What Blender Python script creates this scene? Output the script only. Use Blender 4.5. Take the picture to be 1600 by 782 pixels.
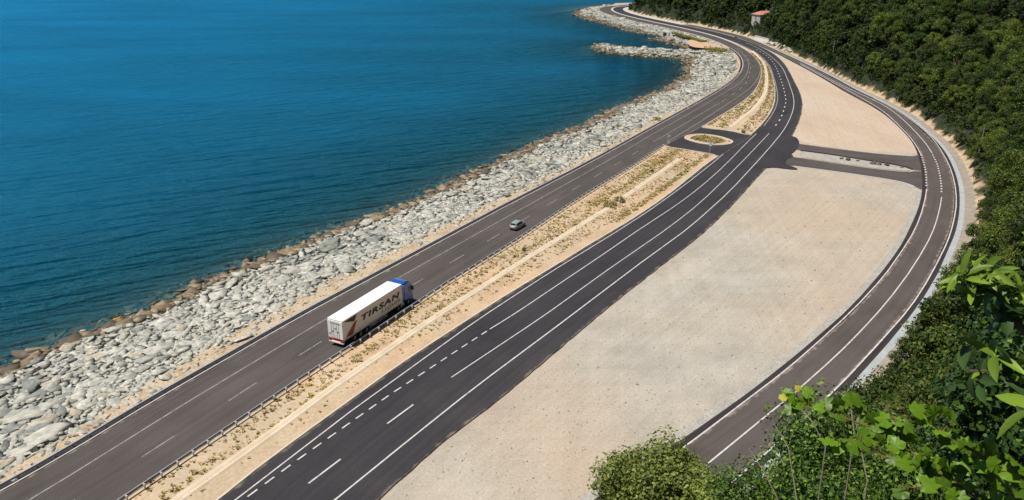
import bpy, bmesh, math, random
import numpy as np
from mathutils import Vector, Matrix, geometry

# ------------------------------------------------------------------ scene, camera, light
for _o in list(bpy.data.objects):
    bpy.data.objects.remove(_o, do_unlink=True)
scene = bpy.context.scene
COL = scene.collection
CAM_H = 50.0
PITCH = math.radians(21.6)

cam_data = bpy.data.cameras.new('camera')
cam_data.sensor_width = 36.0
cam_data.lens = 36.0 * 1193.2 / 1600.0
cam_data.clip_start = 0.05
cam_data.clip_end = 30000
cam = bpy.data.objects.new('camera', cam_data)
cam.location = (0, 0, CAM_H)
cam.rotation_euler = (math.pi / 2 - PITCH, 0, 0)
COL.objects.link(cam)
scene.camera = cam

SUN_EL = math.radians(65)
SUN_FROM = Vector((-0.917, -0.398, 0)).normalized()      # horizontal direction towards the sun
world = bpy.data.worlds.new('World')
scene.world = world
world.use_nodes = True
wn = world.node_tree
sky = wn.nodes.new('ShaderNodeTexSky')
sky.sky_type = 'NISHITA'
sky.sun_disc = False
sky.sun_elevation = SUN_EL
sky.sun_rotation = math.atan2(SUN_FROM.x, SUN_FROM.y)
sky.air_density = 0.9
sky.dust_density = 0.05
sky.ozone_density = 3.5
wn.nodes['Background'].inputs['Strength'].default_value = 0.052
wn.links.new(sky.outputs['Color'], wn.nodes['Background'].inputs['Color'])

sun_data = bpy.data.lights.new('sun', 'SUN')
sun_data.energy = 4.85
sun_data.angle = math.radians(0.5)
sun_data.color = (1.0, 0.955, 0.88)
sun = bpy.data.objects.new('sun', sun_data)
sun_dir = Vector((SUN_FROM.x * math.cos(SUN_EL), SUN_FROM.y * math.cos(SUN_EL), math.sin(SUN_EL)))
sun.rotation_euler = (-sun_dir).to_track_quat('-Z', 'Y').to_euler()
sun.location = (-200, -100, 300)
COL.objects.link(sun)

scene.view_settings.view_transform = 'Standard'
scene.view_settings.look = 'None'
scene.view_settings.exposure = 0.13
scene.view_settings.gamma = 1.0
scene.render.engine = 'CYCLES'
scene.cycles.max_bounces = 6
scene.cycles.sample_clamp_direct = 6.0
scene.cycles.transparent_max_bounces = 12
scene.render.resolution_x = 1024
scene.render.resolution_y = 500

random.seed(7)
RNG = np.random.default_rng(11)

# ------------------------------------------------------------------ plan of the place (metres)
CURVES = {
'LC_left': [[-71.86,21.63],[-50.52,61.25],[-48.56,64.73],[-46.29,69.19],[-43.31,75.52],[-41.53,79.1],[-32.67,95.92],[-29.32,102.06],[-2.25,148.81],[15.27,177.96],[22.85,190.91],[45.52,230.95],[64.82,264.85],[72.11,277.96],[78.27,289.41],[83.3,299.19],[87.66,308.18],[91.77,317.29],[95.23,325.59],[98.8,334.91],[101.77,343.4],[104.5,351.96],[107.24,361.56],[108.98,368.32],[110.34,374.16],[111.8,380.99],[112.92,386.87],[113.92,392.77],[115.07,400.67],[115.89,407.6],[116.47,413.55],[116.98,420.52],[117.32,427.49],[117.49,433.47],[117.53,440.44],[117.42,447.42],[117.19,453.39],[116.77,460.35],[116.26,466.29],[115.13,476.18],[113.52,487.0],[111.74,496.8],[109.48,507.53],[107.22,517.25],[104.31,528.87],[93.05,571.38],[88.39,589.79],[86.09,599.52],[83.92,609.27],[82.1,618.08],[80.41,626.91],[78.88,635.76],[77.55,644.64],[76.57,652.54],[75.82,660.45],[75.33,668.36],[75.13,675.26],[75.17,682.15],[75.47,689.0],[75.96,694.85],[76.68,700.66],[77.63,706.42],[78.68,711.18],[79.99,715.87],[81.29,719.57],[83.3,724.06],[85.21,727.52],[87.45,730.81],[89.29,733.17],[133.61,783.41]],
'LC_right': [[-58.57,20.3],[-34.84,65.44],[-28.89,77.0],[-25.62,83.18],[-17.42,98.07],[-10.36,111.3],[-1.76,125.96],[1.19,131.18],[10.58,148.83],[13.94,154.97],[17.43,161.03],[29.59,181.72],[32.49,186.96],[37.2,195.76],[39.66,200.09],[43.35,206.01],[53.92,221.76],[59.75,231.08],[67.42,243.96],[74.48,256.05],[78.89,263.88],[82.66,270.93],[86.65,278.98],[90.36,287.17],[94.18,296.39],[97.75,305.72],[102.12,317.96],[106.23,330.29],[109.45,340.79],[112.09,350.42],[113.75,357.21],[115.47,365.0],[117.03,372.84],[118.46,380.7],[119.74,388.59],[120.74,395.51],[121.73,403.44],[122.55,411.38],[123.2,419.34],[123.62,426.31],[123.94,434.29],[124.1,442.27],[124.09,450.26],[123.93,457.23],[123.61,464.2],[123.19,470.17],[122.32,479.09],[121.6,485.02],[120.89,489.95],[119.07,500.76],[116.91,511.53],[114.73,521.28],[111.93,532.94],[101.26,574.58],[96.75,593.03],[94.73,601.8],[92.83,610.59],[91.06,619.4],[89.62,627.26],[88.18,636.13],[87.07,644.03],[86.18,651.96],[85.59,658.9],[85.2,665.85],[85.06,672.8],[85.13,679.73],[85.4,685.66],[85.96,692.54],[86.68,698.41],[87.62,704.25],[88.62,709.07],[89.87,713.83],[91.07,717.58],[92.54,721.25],[94.33,724.78],[95.38,726.47],[97.12,728.9],[100.37,732.69],[137.87,779.53]],
'RC_left': [[-48.39,19.84],[-28.34,60.13],[-26.17,64.64],[-23.34,69.93],[-14.98,84.73],[-11.3,90.69],[-1.53,105.81],[8.15,119.8],[14.33,128.9],[22.98,141.15],[28.45,149.52],[32.66,156.33],[36.24,162.35],[46.02,179.8],[49.05,184.97],[52.77,190.88],[61.58,204.21],[66.32,211.85],[70.77,219.67],[74.93,227.64],[77.58,233.03],[80.56,239.36],[83.02,244.83],[85.38,250.35],[87.27,254.98],[89.43,260.57],[91.49,266.21],[93.78,272.82],[98.7,288.05],[103.58,304.34],[109.22,324.58],[111.78,334.25],[113.99,342.97],[115.84,350.75],[117.56,358.56],[119.13,366.39],[120.55,374.26],[121.67,381.16],[122.65,388.08],[123.48,395.02],[124.15,401.98],[124.73,409.94],[125.18,418.92],[125.49,428.91],[125.64,438.91],[125.64,447.9],[125.49,455.89],[125.16,463.86],[124.69,470.82],[123.71,480.74],[122.4,490.62],[120.56,501.44],[118.4,512.21],[116.22,521.96],[113.41,533.63],[102.73,575.3],[98.45,592.79],[96.43,601.56],[94.52,610.35],[92.74,619.17],[91.29,627.04],[89.83,635.91],[88.72,643.82],[87.81,651.74],[87.21,658.69],[86.83,665.64],[86.67,672.59],[86.73,679.53],[86.99,685.46],[87.45,691.37],[88.12,697.25],[89.02,703.1],[89.98,707.93],[91.18,712.71],[92.35,716.47],[93.78,720.15],[95.55,723.7],[96.58,725.39],[98.32,727.83],[101.57,731.63],[139.02,778.51]],
'RC_right': [[-35.72,21.32],[-9.93,65.31],[-7.86,68.73],[-6.22,71.24],[-2.16,76.93],[-0.48,79.41],[11.82,98.84],[15.63,104.71],[25.13,118.8],[33.08,130.31],[35.78,134.52],[39.96,141.33],[45.53,150.81],[60.04,177.06],[68.99,192.66],[72.3,198.82],[75.87,205.96],[79.3,213.19],[83.45,222.28],[87.5,231.42],[91.03,239.7],[94.05,247.1],[96.57,253.62],[98.98,260.19],[101.25,266.81],[103.08,272.52],[104.82,278.25],[108.58,291.73],[118.69,330.42],[123.54,349.81],[125.57,358.58],[127.24,366.39],[128.78,374.23],[130.0,381.12],[131.09,388.02],[132.06,394.94],[132.88,401.88],[133.64,409.83],[134.14,416.8],[134.5,423.78],[134.77,432.76],[134.85,440.74],[134.79,448.73],[134.57,456.71],[134.23,463.68],[133.72,470.64],[132.6,481.54],[131.25,491.42],[129.4,502.23],[127.04,513.97],[124.85,523.72],[122.04,535.38],[111.62,576.05],[107.32,593.52],[105.29,602.29],[103.37,611.07],[101.77,618.9],[100.29,626.75],[98.95,634.63],[97.79,642.52],[96.82,650.44],[96.18,657.37],[95.73,664.32],[95.49,671.26],[95.48,678.2],[95.66,684.13],[96.04,690.04],[96.51,694.95],[97.16,699.84],[98.02,704.7],[98.9,708.54],[99.99,712.33],[101.38,716.03],[102.69,718.69],[103.73,720.38],[104.9,721.99],[107.48,725.04],[143.63,772.93]],
'RR_left': [[-34.45,20.74],[20.53,71.76],[26.35,77.26],[29.93,80.76],[38.27,89.39],[48.41,100.46],[54.19,107.37],[61.63,116.79],[67.01,124.02],[70.49,128.9],[73.27,133.06],[78.7,141.47],[81.91,146.54],[85.0,151.69],[87.98,156.9],[90.84,162.18],[94.03,168.42],[97.51,175.62],[100.83,182.91],[104.41,191.18],[107.06,197.66],[109.18,203.27],[110.8,208.0],[112.55,213.73],[114.13,219.52],[116.1,227.27],[117.74,234.08],[118.8,238.96],[119.75,243.86],[120.58,248.79],[121.29,253.74],[121.88,258.7],[122.54,265.67],[123.61,280.61],[124.22,287.57],[127.86,319.38],[129.12,332.33],[130.34,346.29],[134.26,397.16],[134.83,408.14],[135.2,422.14],[135.43,444.15],[135.4,453.15],[135.27,460.14],[134.98,467.12],[134.59,473.1],[134.05,479.06],[133.37,485.0],[132.4,491.92],[131.24,498.81],[129.76,506.67],[128.14,514.5],[126.16,523.29],[124.07,532.05],[121.61,541.75],[118.54,553.36]],
'RR_right': [[-25.17,11.83],[23.23,62.4],[25.95,65.34],[28.76,68.18],[35.96,75.12],[39.44,78.71],[50.75,91.39],[57.89,99.77],[64.14,107.57],[70.14,115.57],[81.52,132.02],[84.27,136.19],[86.39,139.57],[89.98,145.58],[93.45,151.66],[96.8,157.81],[100.02,164.02],[103.07,170.32],[105.98,176.69],[109.13,184.03],[111.75,190.52],[113.51,195.2],[115.48,200.86],[117.27,206.58],[118.92,212.35],[120.69,219.12],[122.58,226.89],[124.11,233.72],[125.29,239.6],[126.35,245.5],[127.27,251.42],[128.03,257.37],[128.52,262.34],[129.0,269.31],[129.58,282.27],[130.02,289.24],[130.65,296.2],[132.38,312.09],[133.23,321.05],[134.35,335.0],[135.35,349.97],[136.85,376.93],[139.89,438.85],[140.37,449.84],[140.57,457.82],[140.6,462.8],[140.53,467.78],[140.33,472.75],[140.01,477.71],[139.56,482.66],[139.0,487.61],[138.33,492.54],[137.55,497.47],[136.51,503.36],[135.17,510.22],[132.18,523.89],[128.65,538.47],[124.34,554.91]],
'l_LC_left': [[-65.12,24.52],[-46.9,60.13],[-45.02,63.66],[-38.4,77.11],[-31.92,89.51],[-27.21,98.32],[-20.32,110.5],[-0.83,144.25],[23.3,185.71],[27.72,193.55],[40.79,217.16],[61.08,252.76],[80.56,287.67],[85.34,296.44],[88.09,301.76],[90.28,306.25],[92.79,311.68],[94.77,316.27],[98.08,324.62],[101.45,334.02],[104.86,344.46],[108.0,354.99],[110.3,363.67],[112.33,372.43],[114.12,381.23],[115.86,391.07],[117.32,400.94],[118.5,410.86],[119.28,419.8],[119.78,428.77],[120.0,437.74],[119.92,446.71],[119.74,450.7],[118.74,463.65]],
'l_LC_lane2': [[38.83,206.71],[55.34,235.35],[71.65,264.12]],
'l_LC_right2': [[43.93,209.06],[54.52,227.24],[64.8,245.59],[81.69,276.32],[85.92,284.28],[89.08,290.53],[92.11,296.85],[95.0,303.23],[97.76,309.68],[100.38,316.17],[102.88,322.72],[105.59,330.26],[110.65,345.46]],
'l_RC1': [[-45.76,24.91],[-18.73,75.08],[-6.64,95.76],[-3.49,100.86],[4.68,113.41],[8.59,119.21],[18.83,133.98],[25.49,143.94],[29.28,149.82],[35.53,160.04],[41.65,170.35],[50.62,185.93],[54.97,193.8]],
'l_RC1b': [[75.72,227.19],[81.65,239.85],[84.47,246.24],[87.19,252.67],[89.05,257.3],[91.17,262.9],[93.18,268.54],[95.08,274.21],[97.19,280.88],[99.77,289.48],[105.76,310.61],[114.87,344.53],[116.51,350.98],[117.54,355.64],[121.47,376.82],[123.34,388.43],[124.28,395.35],[124.96,401.3],[125.61,408.25],[126.12,415.21],[126.48,422.18],[126.7,430.15],[126.73,437.12],[126.6,444.1],[126.36,450.07],[126.08,454.04],[124.55,467.93]],
'l_RC2': [[-3.13,95.68],[-0.19,99.73],[2.06,103.03],[15.37,123.0],[23.56,135.56],[32.55,148.79],[35.81,153.82],[39.5,159.77],[44.56,168.39],[50.38,178.88],[55.07,187.72],[66.11,209.03],[70.4,216.93]],
'l_RC3': [[-7.57,82.73],[2.29,96.56],[5.7,101.48],[15.62,116.48],[28.02,134.62],[32.92,142.16],[37.16,148.94],[42.18,157.56],[51.31,174.21],[60.74,191.82],[74.26,217.44]],
'l_RC4': [[-38.05,26.05],[-11.88,68.65],[-6.06,77.98],[-2.78,83.01],[6.16,96.28],[21.65,119.6],[32.38,135.28],[36.64,142.04],[45.34,156.64],[50.74,166.22],[61.65,186.47],[69.61,201.49],[76.03,213.93],[80.0,222.01],[83.37,229.26],[87.4,238.41],[91.26,247.63],[94.54,256.01],[97.57,264.47],[100.37,273.02],[103.53,283.55],[110.53,308.59],[116.83,331.75],[120.04,344.34],[122.44,355.07],[124.49,365.86],[126.77,379.67],[128.63,392.53],[130.07,404.44],[131.18,416.37],[131.84,427.34],[132.0,433.33],[131.83,443.33]],
'l_RR1': [[-12.76,38.28],[21.01,70.96],[33.09,82.89],[37.23,87.21],[42.63,93.1],[47.96,99.06],[52.52,104.35],[58.24,111.29],[62.54,116.79],[69.63,126.46],[74.8,133.81],[78.64,139.64],[82.84,146.44],[88.38,155.92],[92.22,162.93]],
'l_RR1b': [[105.93,192.78],[108.68,200.29],[110.63,205.97],[112.4,211.7],[114.04,217.47],[117.55,231.03],[119.68,239.77],[121.15,246.61],[122.57,254.48],[123.82,263.39],[125.11,275.32],[132.87,359.03]],
'l_RR2': [[-9.77,35.76],[34.27,79.5],[40.5,86.02],[44.59,90.44],[48.57,94.95],[53.79,101.04],[58.86,107.25],[65.02,115.17],[70.99,123.23],[76.21,130.59],[80.12,136.42],[83.86,142.35],[88.5,150.09],[92.49,157.06]],
'l_RR2b': [[109.79,194.85],[112.42,202.39],[114.54,209.06],[117.32,218.65],[120.47,230.21],[122.19,236.98],[123.75,243.79],[125.11,250.64],[126.09,256.54],[126.85,262.47],[127.36,268.42],[127.61,273.39],[127.94,285.35],[128.22,292.32],[128.67,300.3],[129.31,309.26],[130.68,325.19],[134.26,362.98]],
'l_RR3': [[-6.85,34.68],[26.9,67.4],[32.57,73.05],[38.13,78.83],[42.22,83.22],[49.55,91.44],[56.8,99.73],[61.25,105.15],[66.12,111.51],[71.44,118.78],[77.82,127.76],[81.17,132.74],[84.41,137.79],[88.61,144.62],[92.15,150.66],[95.98,157.69],[99.61,164.83],[103.49,172.97],[106.75,180.28],[110.16,188.62],[113.71,197.98],[116.7,206.47],[118.82,213.15],[120.71,219.89],[122.34,226.7],[123.98,234.54],[125.6,243.4],[126.98,252.3],[127.98,260.24],[128.48,265.22],[129.01,273.21]],
'swale': [[-50.01,27.69],[-28.5,67.19],[-26.18,71.61],[-21.72,80.47],[-12.0,97.86],[-8.44,103.86],[1.97,120.86],[16.31,143.63],[19.97,149.58],[34.98,175.44],[42.37,188.43]],
'swale2': [[65.13,225.37],[75.33,244.08],[78.35,249.44],[81.91,256.68],[84.7,262.6],[88.32,270.77],[91.72,279.11],[94.51,286.61],[97.74,296.08],[103.22,313.25],[109.06,332.4],[112.9,345.88],[115.91,357.51],[117.52,364.33],[118.79,370.19],[120.18,377.06],[121.28,382.96],[123.04,393.82],[124.46,405.75]],
'con_u_top': [[77.37,205.87],[88.37,198.31],[96.44,193.59],[103.79,191.62]],
'con_u_bot': [[74.92,198.72],[83.14,193.59],[90.32,187.19],[96.39,182.34],[97.24,178.27]],
'con_l_top': [[72.27,190.98],[79.92,185.34],[87.18,180.0],[94.26,176.58],[96.96,177.71]],
'con_l_bot': [[67.41,183.29],[76.95,177.71],[85.28,172.21],[90.16,168.03],[90.85,162.09]],
'apron': [[79.73,213.81],[80.46,212.24],[79.32,206.9],[77.76,202.95],[74.96,197.35],[72.24,193.32],[72.56,191.37],[70.11,189.44],[67.63,184.13],[68.55,181.98],[69.48,179.42],[68.49,178.62],[65.93,179.76],[64.13,180.92],[61.72,180.23]],
'island': [[48.74,211.76],[49.99,214.42],[52.42,216.12],[55.19,216.12],[57.99,214.42],[59.97,211.47],[60.9,208.59],[60.73,206.71],[59.23,204.41],[56.81,203.5],[54.09,203.95],[51.78,205.32],[50.1,207.65],[49.05,210.02]],
'med_end': [[41.11,203.5],[41.54,201.7],[45.98,198.63],[49.55,195.64],[52.41,193.55],[52.73,191.5]],
'med2_end': [[56.75,225.37],[59.64,222.99],[62.68,221.92],[65.42,218.99],[67.43,215.42],[68.8,215.42]],
'shore': [[-127.7,-15.1],[-62.9,99.9],[-56.7,108.8],[-50.2,121.2],[-39.0,138.9],[-32.7,148.0],[-23.7,159.9],[-20.4,164.9],[-18.1,169.3],[-13.2,181.3],[-5.3,194.0],[7.9,219.8],[10.6,224.0],[23.9,242.8],[25.7,246.3],[33.1,262.7],[35.3,267.2],[58.2,303.5],[72.7,332.0],[75.1,338.6],[80.7,355.7],[85.6,380.2],[88.6,392.8],[88.9,395.5],[88.5,397.1],[87.6,398.4],[86.2,399.6],[78.7,404.3],[67.1,412.2],[57.0,418.6],[54.6,420.4],[53.3,421.7],[51.3,425.0],[48.9,431.5],[48.0,436.4],[47.3,444.3],[47.4,447.3],[47.8,450.2],[48.9,455.1],[49.8,457.9],[51.2,460.5],[52.8,462.7],[54.0,463.5],[55.2,463.7],[56.4,463.0],[57.9,460.9],[59.0,458.2],[61.1,449.7],[61.9,448.1],[63.9,446.2],[73.6,441.3],[84.0,435.4],[86.7,434.2],[90.5,433.0],[94.2,432.1],[96.4,432.2],[97.0,432.6],[97.7,433.7],[98.1,436.3],[97.9,440.2],[95.5,469.1],[94.5,475.0],[93.5,478.8],[92.1,482.3],[90.6,484.7],[87.5,488.7],[86.8,490.3],[87.0,491.3],[87.7,492.3],[93.0,496.3],[94.9,498.3],[96.0,499.9],[97.4,502.3],[98.0,504.0],[98.4,506.5],[98.2,508.2],[96.9,511.4],[91.5,519.5],[88.2,525.6],[83.6,536.6],[80.7,546.2],[75.4,567.5],[68.4,606.8],[62.2,630.0],[60.6,636.8],[57.2,657.5],[55.8,667.4],[55.4,673.4],[55.5,680.4],[55.8,691.3],[56.5,697.3],[57.7,704.1],[62.6,726.6],[64.2,732.4],[65.9,737.0],[71.0,749.0],[74.6,756.1],[84.0,770.2],[89.6,777.2],[241.9,928.9]],
'ripraptop': [[-76.0,8.9],[-52.2,64.0],[-51.2,65.7],[-45.0,81.5],[-35.8,101.4],[-32.6,107.6],[-24.1,122.3],[-8.9,147.0],[4.0,167.2],[9.7,176.6],[27.6,207.7],[45.8,241.0],[50.0,247.8],[59.9,262.8],[64.5,270.5],[80.5,300.5],[88.1,316.7],[97.7,339.8],[102.5,354.0],[106.6,369.4],[109.7,385.0],[113.3,407.7],[115.7,458.3],[114.7,470.1],[112.2,487.8],[110.0,499.5],[107.4,511.1],[103.2,528.6],[87.9,586.6],[83.8,604.1],[81.3,615.9],[78.0,633.6],[76.2,645.5],[74.9,657.4],[74.1,669.3],[73.9,681.2],[74.6,693.0],[76.1,704.7],[77.3,710.5],[78.8,716.2],[81.0,721.9],[83.7,727.3],[87.1,732.3],[91.0,737.0]],
}
SEA_Z = -3.0
C = {k: np.array(v, float) for k, v in CURVES.items()}

def resample(P, step):
    P = np.asarray(P, float)
    d = np.r_[0, np.cumsum(np.hypot(*np.diff(P, axis=0).T))]
    n = max(2, int(round(d[-1] / step)) + 1)
    s = np.linspace(0, d[-1], n)
    return np.stack([np.interp(s, d, P[:, 0]), np.interp(s, d, P[:, 1])], 1)

def resample_n(P, n):
    P = np.asarray(P, float)
    d = np.r_[0, np.cumsum(np.hypot(*np.diff(P, axis=0).T))]
    s = np.linspace(0, d[-1], n)
    return np.stack([np.interp(s, d, P[:, 0]), np.interp(s, d, P[:, 1])], 1)

def tangents(P):
    d = np.gradient(P, axis=0)
    return d / (np.hypot(d[:, 0], d[:, 1])[:, None] + 1e-9)

def offset(P, o):                     # + is to the right of travel
    d = tangents(P)
    return P + np.stack([d[:, 1], -d[:, 0]], 1) * o

def cut(P, lo=None, hi=None):         # keep the stretch lo < y < hi (before the road turns back)
    P = resample(P, 1.0)
    m = np.ones(len(P), bool)
    if lo is not None: m &= P[:, 1] >= lo
    if hi is not None: m &= P[:, 1] <= hi
    return P[m]

def smooth_closed(P, it=2):
    P = np.asarray(P, float)
    for _ in range(it):
        Q = np.roll(P, -1, 0)
        P = np.stack([P * .75 + Q * .25, P * .25 + Q * .75], 1).reshape(-1, 2)
    return P

def chaikin(P, it=2):
    P = np.asarray(P, float)
    for _ in range(it):
        Q = np.stack([P[:-1] * .75 + P[1:] * .25, P[:-1] * .25 + P[1:] * .75], 1).reshape(-1, 2)
        P = np.concatenate([P[:1], Q, P[-1:]])
    return P

def dist_poly(pts, P):
    """distance from pts to polyline P and side (+ right of travel)"""
    pts = np.asarray(pts, float)
    best = np.full(len(pts), 1e9)
    side = np.zeros(len(pts))
    for a, b in zip(P[:-1], P[1:]):
        v = b - a
        L2 = v @ v + 1e-12
        w = pts - a
        t = np.clip((w @ v) / L2, 0, 1)
        q = w - t[:, None] * v
        d = np.hypot(q[:, 0], q[:, 1])
        m = d < best
        best[m] = d[m]
        side[m] = (v[1] * w[m, 0] - v[0] * w[m, 1])
    return best, np.where(side >= 0, 1.0, -1.0)

def inside(pts, poly):
    x, y = pts[:, 0], pts[:, 1]
    r = np.zeros(len(pts), bool)
    n = len(poly)
    for i in range(n):
        x1, y1 = poly[i]
        x2, y2 = poly[(i + 1) % n]
        if y1 == y2: continue
        c = (y1 > y) != (y2 > y)
        r ^= c & (x < (x2 - x1) * (y - y1) / (y2 - y1) + x1)
    return r

SHORE = C['shore']
TOP = C['ripraptop']
LAND_POLY = np.concatenate([SHORE, [[900, SHORE[-1, 1] + 30], [900, -400], [SHORE[0, 0], -400]]])
GROUND_POLY = np.concatenate([TOP, [[100, 775], [150, 800], [900, 800], [900, -400], [TOP[0, 0] - 5, -400]]])

# foot of the wooded hill: follows the inner road, then the dual carriageway to the headland
_far = offset(resample(C['LC_left'], 2.0), 33.0)
TOE = np.concatenate([offset(resample(C['RR_right'], 3.0), 3.2)[:-8],
                      [q for q in offset(resample(C['LC_left'], 6.0), 25.0) if 560 < q[1] < 655],
                      [[101, 672], [99, 690], [103, 706], [118, 722], [150, 745], [260, 790]]])
TOE = TOE[(TOE[:, 1] < 460) | (np.arange(len(TOE)) % 2 == 0)]

def fbm(x, y):
    return (np.sin(x * .045 + 1.3) * np.cos(y * .038 + .4) + .5 * np.sin(x * .11 + y * .07 + 2.1)
            + .35 * np.sin(x * .21 - y * .17) + .2 * np.sin(x * .43 + y * .39 + .7))

_dc = dist_poly(np.array([[0., 0.]]), TOE)[0][0]

def hill_z(pts):
    pts = np.asarray(pts, float)
    d, s = dist_poly(pts, TOE)
    d = d * s
    r = np.hypot(pts[:, 0], pts[:, 1])
    dd = np.maximum(d, 0)
    far = .78 * dd + np.clip(dd / 12, 0, 1) * 2.2 * fbm(pts[:, 0], pts[:, 1]) + np.clip(dd / 2.5, 0, 1) * .9
    near = 48.2 * (dd / _dc) ** 1.25
    w = np.exp(-(r / 38.0) ** 2)
    z = far * (1 - w) + np.minimum(near, 60) * w
    return np.where(d > 0, z, np.maximum(d * .25, -.6)), d

def shore_z(pts):
    pts = np.asarray(pts, float)
    ds, _ = dist_poly(pts, SHORE)
    dt, _ = dist_poly(pts, TOP)
    land = inside(pts, LAND_POLY)
    up = inside(pts, GROUND_POLY)
    t = ds / (ds + dt + 1e-6)
    z = SEA_Z + np.maximum(2.95 * t, np.minimum(1.2, .30 * ds))
    z = np.where(land, z, SEA_Z - np.minimum(.16 * ds, 14))
    z = np.where(up, -.35, z)
    return z, ds, land, up

# ------------------------------------------------------------------ mesh helpers
def tag(o, label=None, cat=None, group=None, kind=None):
    if label: o['label'] = label
    if cat: o['category'] = cat
    if group: o['group'] = group
    if kind: o['kind'] = kind
    return o

def new_mesh(name, verts, faces, mats=(), fmat=None, uvs=None, smooth=False):
    me = bpy.data.meshes.new(name)
    me.from_pydata([tuple(map(float, v)) for v in verts], [], [tuple(int(i) for i in f) for f in faces])
    for m in mats: me.materials.append(m)
    if fmat is not None: me.polygons.foreach_set('material_index', np.asarray(fmat, np.int32))
    if uvs is not None:
        ul = me.uv_layers.new(name='UVMap')
        li = np.empty(len(me.loops), np.int32)
        me.loops.foreach_get('vertex_index', li)
        ul.data.foreach_set('uv', np.asarray(uvs, np.float32)[li].ravel())
    if smooth: me.polygons.foreach_set('use_smooth', np.ones(len(me.polygons), bool))
    me.update()
    return me

def quick_mesh(name, V, Fq, mats=(), fmat=None, smooth=False):
    """numpy fast path: V (n,3), Fq (m,k) all faces of k corners"""
    me = bpy.data.meshes.new(name)
    V = np.asarray(V, np.float32); Fq = np.asarray(Fq, np.int32)
    k = Fq.shape[1]
    me.vertices.add(len(V)); me.vertices.foreach_set('co', V.ravel())
    me.loops.add(Fq.size); me.loops.foreach_set('vertex_index', Fq.ravel())
    me.polygons.add(len(Fq))
    me.polygons.foreach_set('loop_start', np.arange(0, Fq.size, k, dtype=np.int32))
    me.polygons.foreach_set('loop_total', np.full(len(Fq), k, np.int32))
    for m in mats: me.materials.append(m)
    if fmat is not None: me.polygons.foreach_set('material_index', np.asarray(fmat, np.int32))
    if smooth: me.polygons.foreach_set('use_smooth', np.ones(len(Fq), bool))
    me.update(calc_edges=True)
    return me

def link(name, me, parent=None, loc=None, rot=None, scale=None):
    o = bpy.data.objects.new(name, me)
    COL.objects.link(o)
    if parent is not None: o.parent = parent
    if loc is not None: o.location = loc
    if rot is not None: o.rotation_euler = rot
    if scale is not None: o.scale = scale
    return o

def empty(name, loc, rotz=0):
    o = bpy.data.objects.new(name, None)
    o.empty_display_size = .3
    COL.objects.link(o)
    o.location = loc
    o.rotation_euler = (0, 0, rotz)
    return o

class MB:
    """collects shapes for one mesh object"""
    def __init__(self): self.v = []; self.f = []; self.m = []
    def add(self, vs, fs, mi=0):
        b = len(self.v)
        self.v += [tuple(map(float, q)) for q in vs]
        for q in fs:
            self.f.append(tuple(b + i for i in q)); self.m.append(mi)
        return self
    def box(self, x0, x1, y0, y1, z0, z1, mi=0, bev=0):
        if bev:
            bm = bmesh.new()
            bmesh.ops.create_cube(bm, size=1)
            for v in bm.verts:
                v.co = Vector(((x0 + x1) / 2 + v.co.x * (x1 - x0), (y0 + y1) / 2 + v.co.y * (y1 - y0), (z0 + z1) / 2 + v.co.z * (z1 - z0)))
            bmesh.ops.bevel(bm, geom=bm.edges[:], offset=bev, segments=2, affect='EDGES', profile=.5)
            bm.verts.index_update()
            self.add([v.co for v in bm.verts], [[v.index for v in f.verts] for f in bm.faces], mi)
            bm.free()
            return self
        vs = [(x, y, z) for x in (x0, x1) for y in (y0, y1) for z in (z0, z1)]
        return self.add(vs, [(0, 1, 3, 2), (4, 6, 7, 5), (0, 4, 5, 1), (2, 3, 7, 6), (0, 2, 6, 4), (1, 5, 7, 3)], mi)
    def tube(self, path, radii, n=8, mi=0, cap=True):
        path = [Vector(q) for q in path]
        if not hasattr(radii, '__len__'): radii = [radii] * len(path)
        ring0 = None
        vs = []; fs = []
        for i, q in enumerate(path):
            t = (path[min(i + 1, len(path) - 1)] - path[max(i - 1, 0)]).normalized()
            a = t.cross(Vector((0, 0, 1)))
            if a.length < .05: a = t.cross(Vector((1, 0, 0)))
            a.normalize(); b = t.cross(a)
            for k in range(n):
                th = 2 * math.pi * k / n
                vs.append(q + (a * math.cos(th) + b * math.sin(th)) * radii[i])
        for i in range(len(path) - 1):
            for k in range(n):
                fs.append((i * n + k, i * n + (k + 1) % n, (i + 1) * n + (k + 1) % n, (i + 1) * n + k))
        if cap:
            fs.append(tuple(range(n))); fs.append(tuple((len(path) - 1) * n + k for k in reversed(range(n))))
        return self.add(vs, fs, mi)
    def prism(self, poly, axis, a, b, mi=0):
        """extrude 2-D polygon along axis 'x','y','z' between a and b"""
        def P(u, v, w):
            return {'x': (w, u, v), 'y': (u, w, v), 'z': (u, v, w)}[axis]
        n = len(poly)
        vs = [P(u, v, a) for u, v in poly] + [P(u, v, b) for u, v in poly]
        fs = [tuple(range(n))[::-1], tuple(range(n, 2 * n))] + [(i, (i + 1) % n, n + (i + 1) % n, n + i) for i in range(n)]
        return self.add(vs, fs, mi)
    def mesh(self, name, mats, smooth=False):
        me = new_mesh(name, self.v, self.f, mats, self.m, smooth=smooth)
        bm = bmesh.new(); bm.from_mesh(me)
        bmesh.ops.recalc_face_normals(bm, faces=bm.faces[:])
        bm.to_mesh(me); bm.free()
        return me
    def build(self, name, mats, parent=None, smooth=False, **kw):
        if not isinstance(mats, (list, tuple)): mats = [mats]
        return link(name, self.mesh(name, mats, smooth), parent, **kw)

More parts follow.
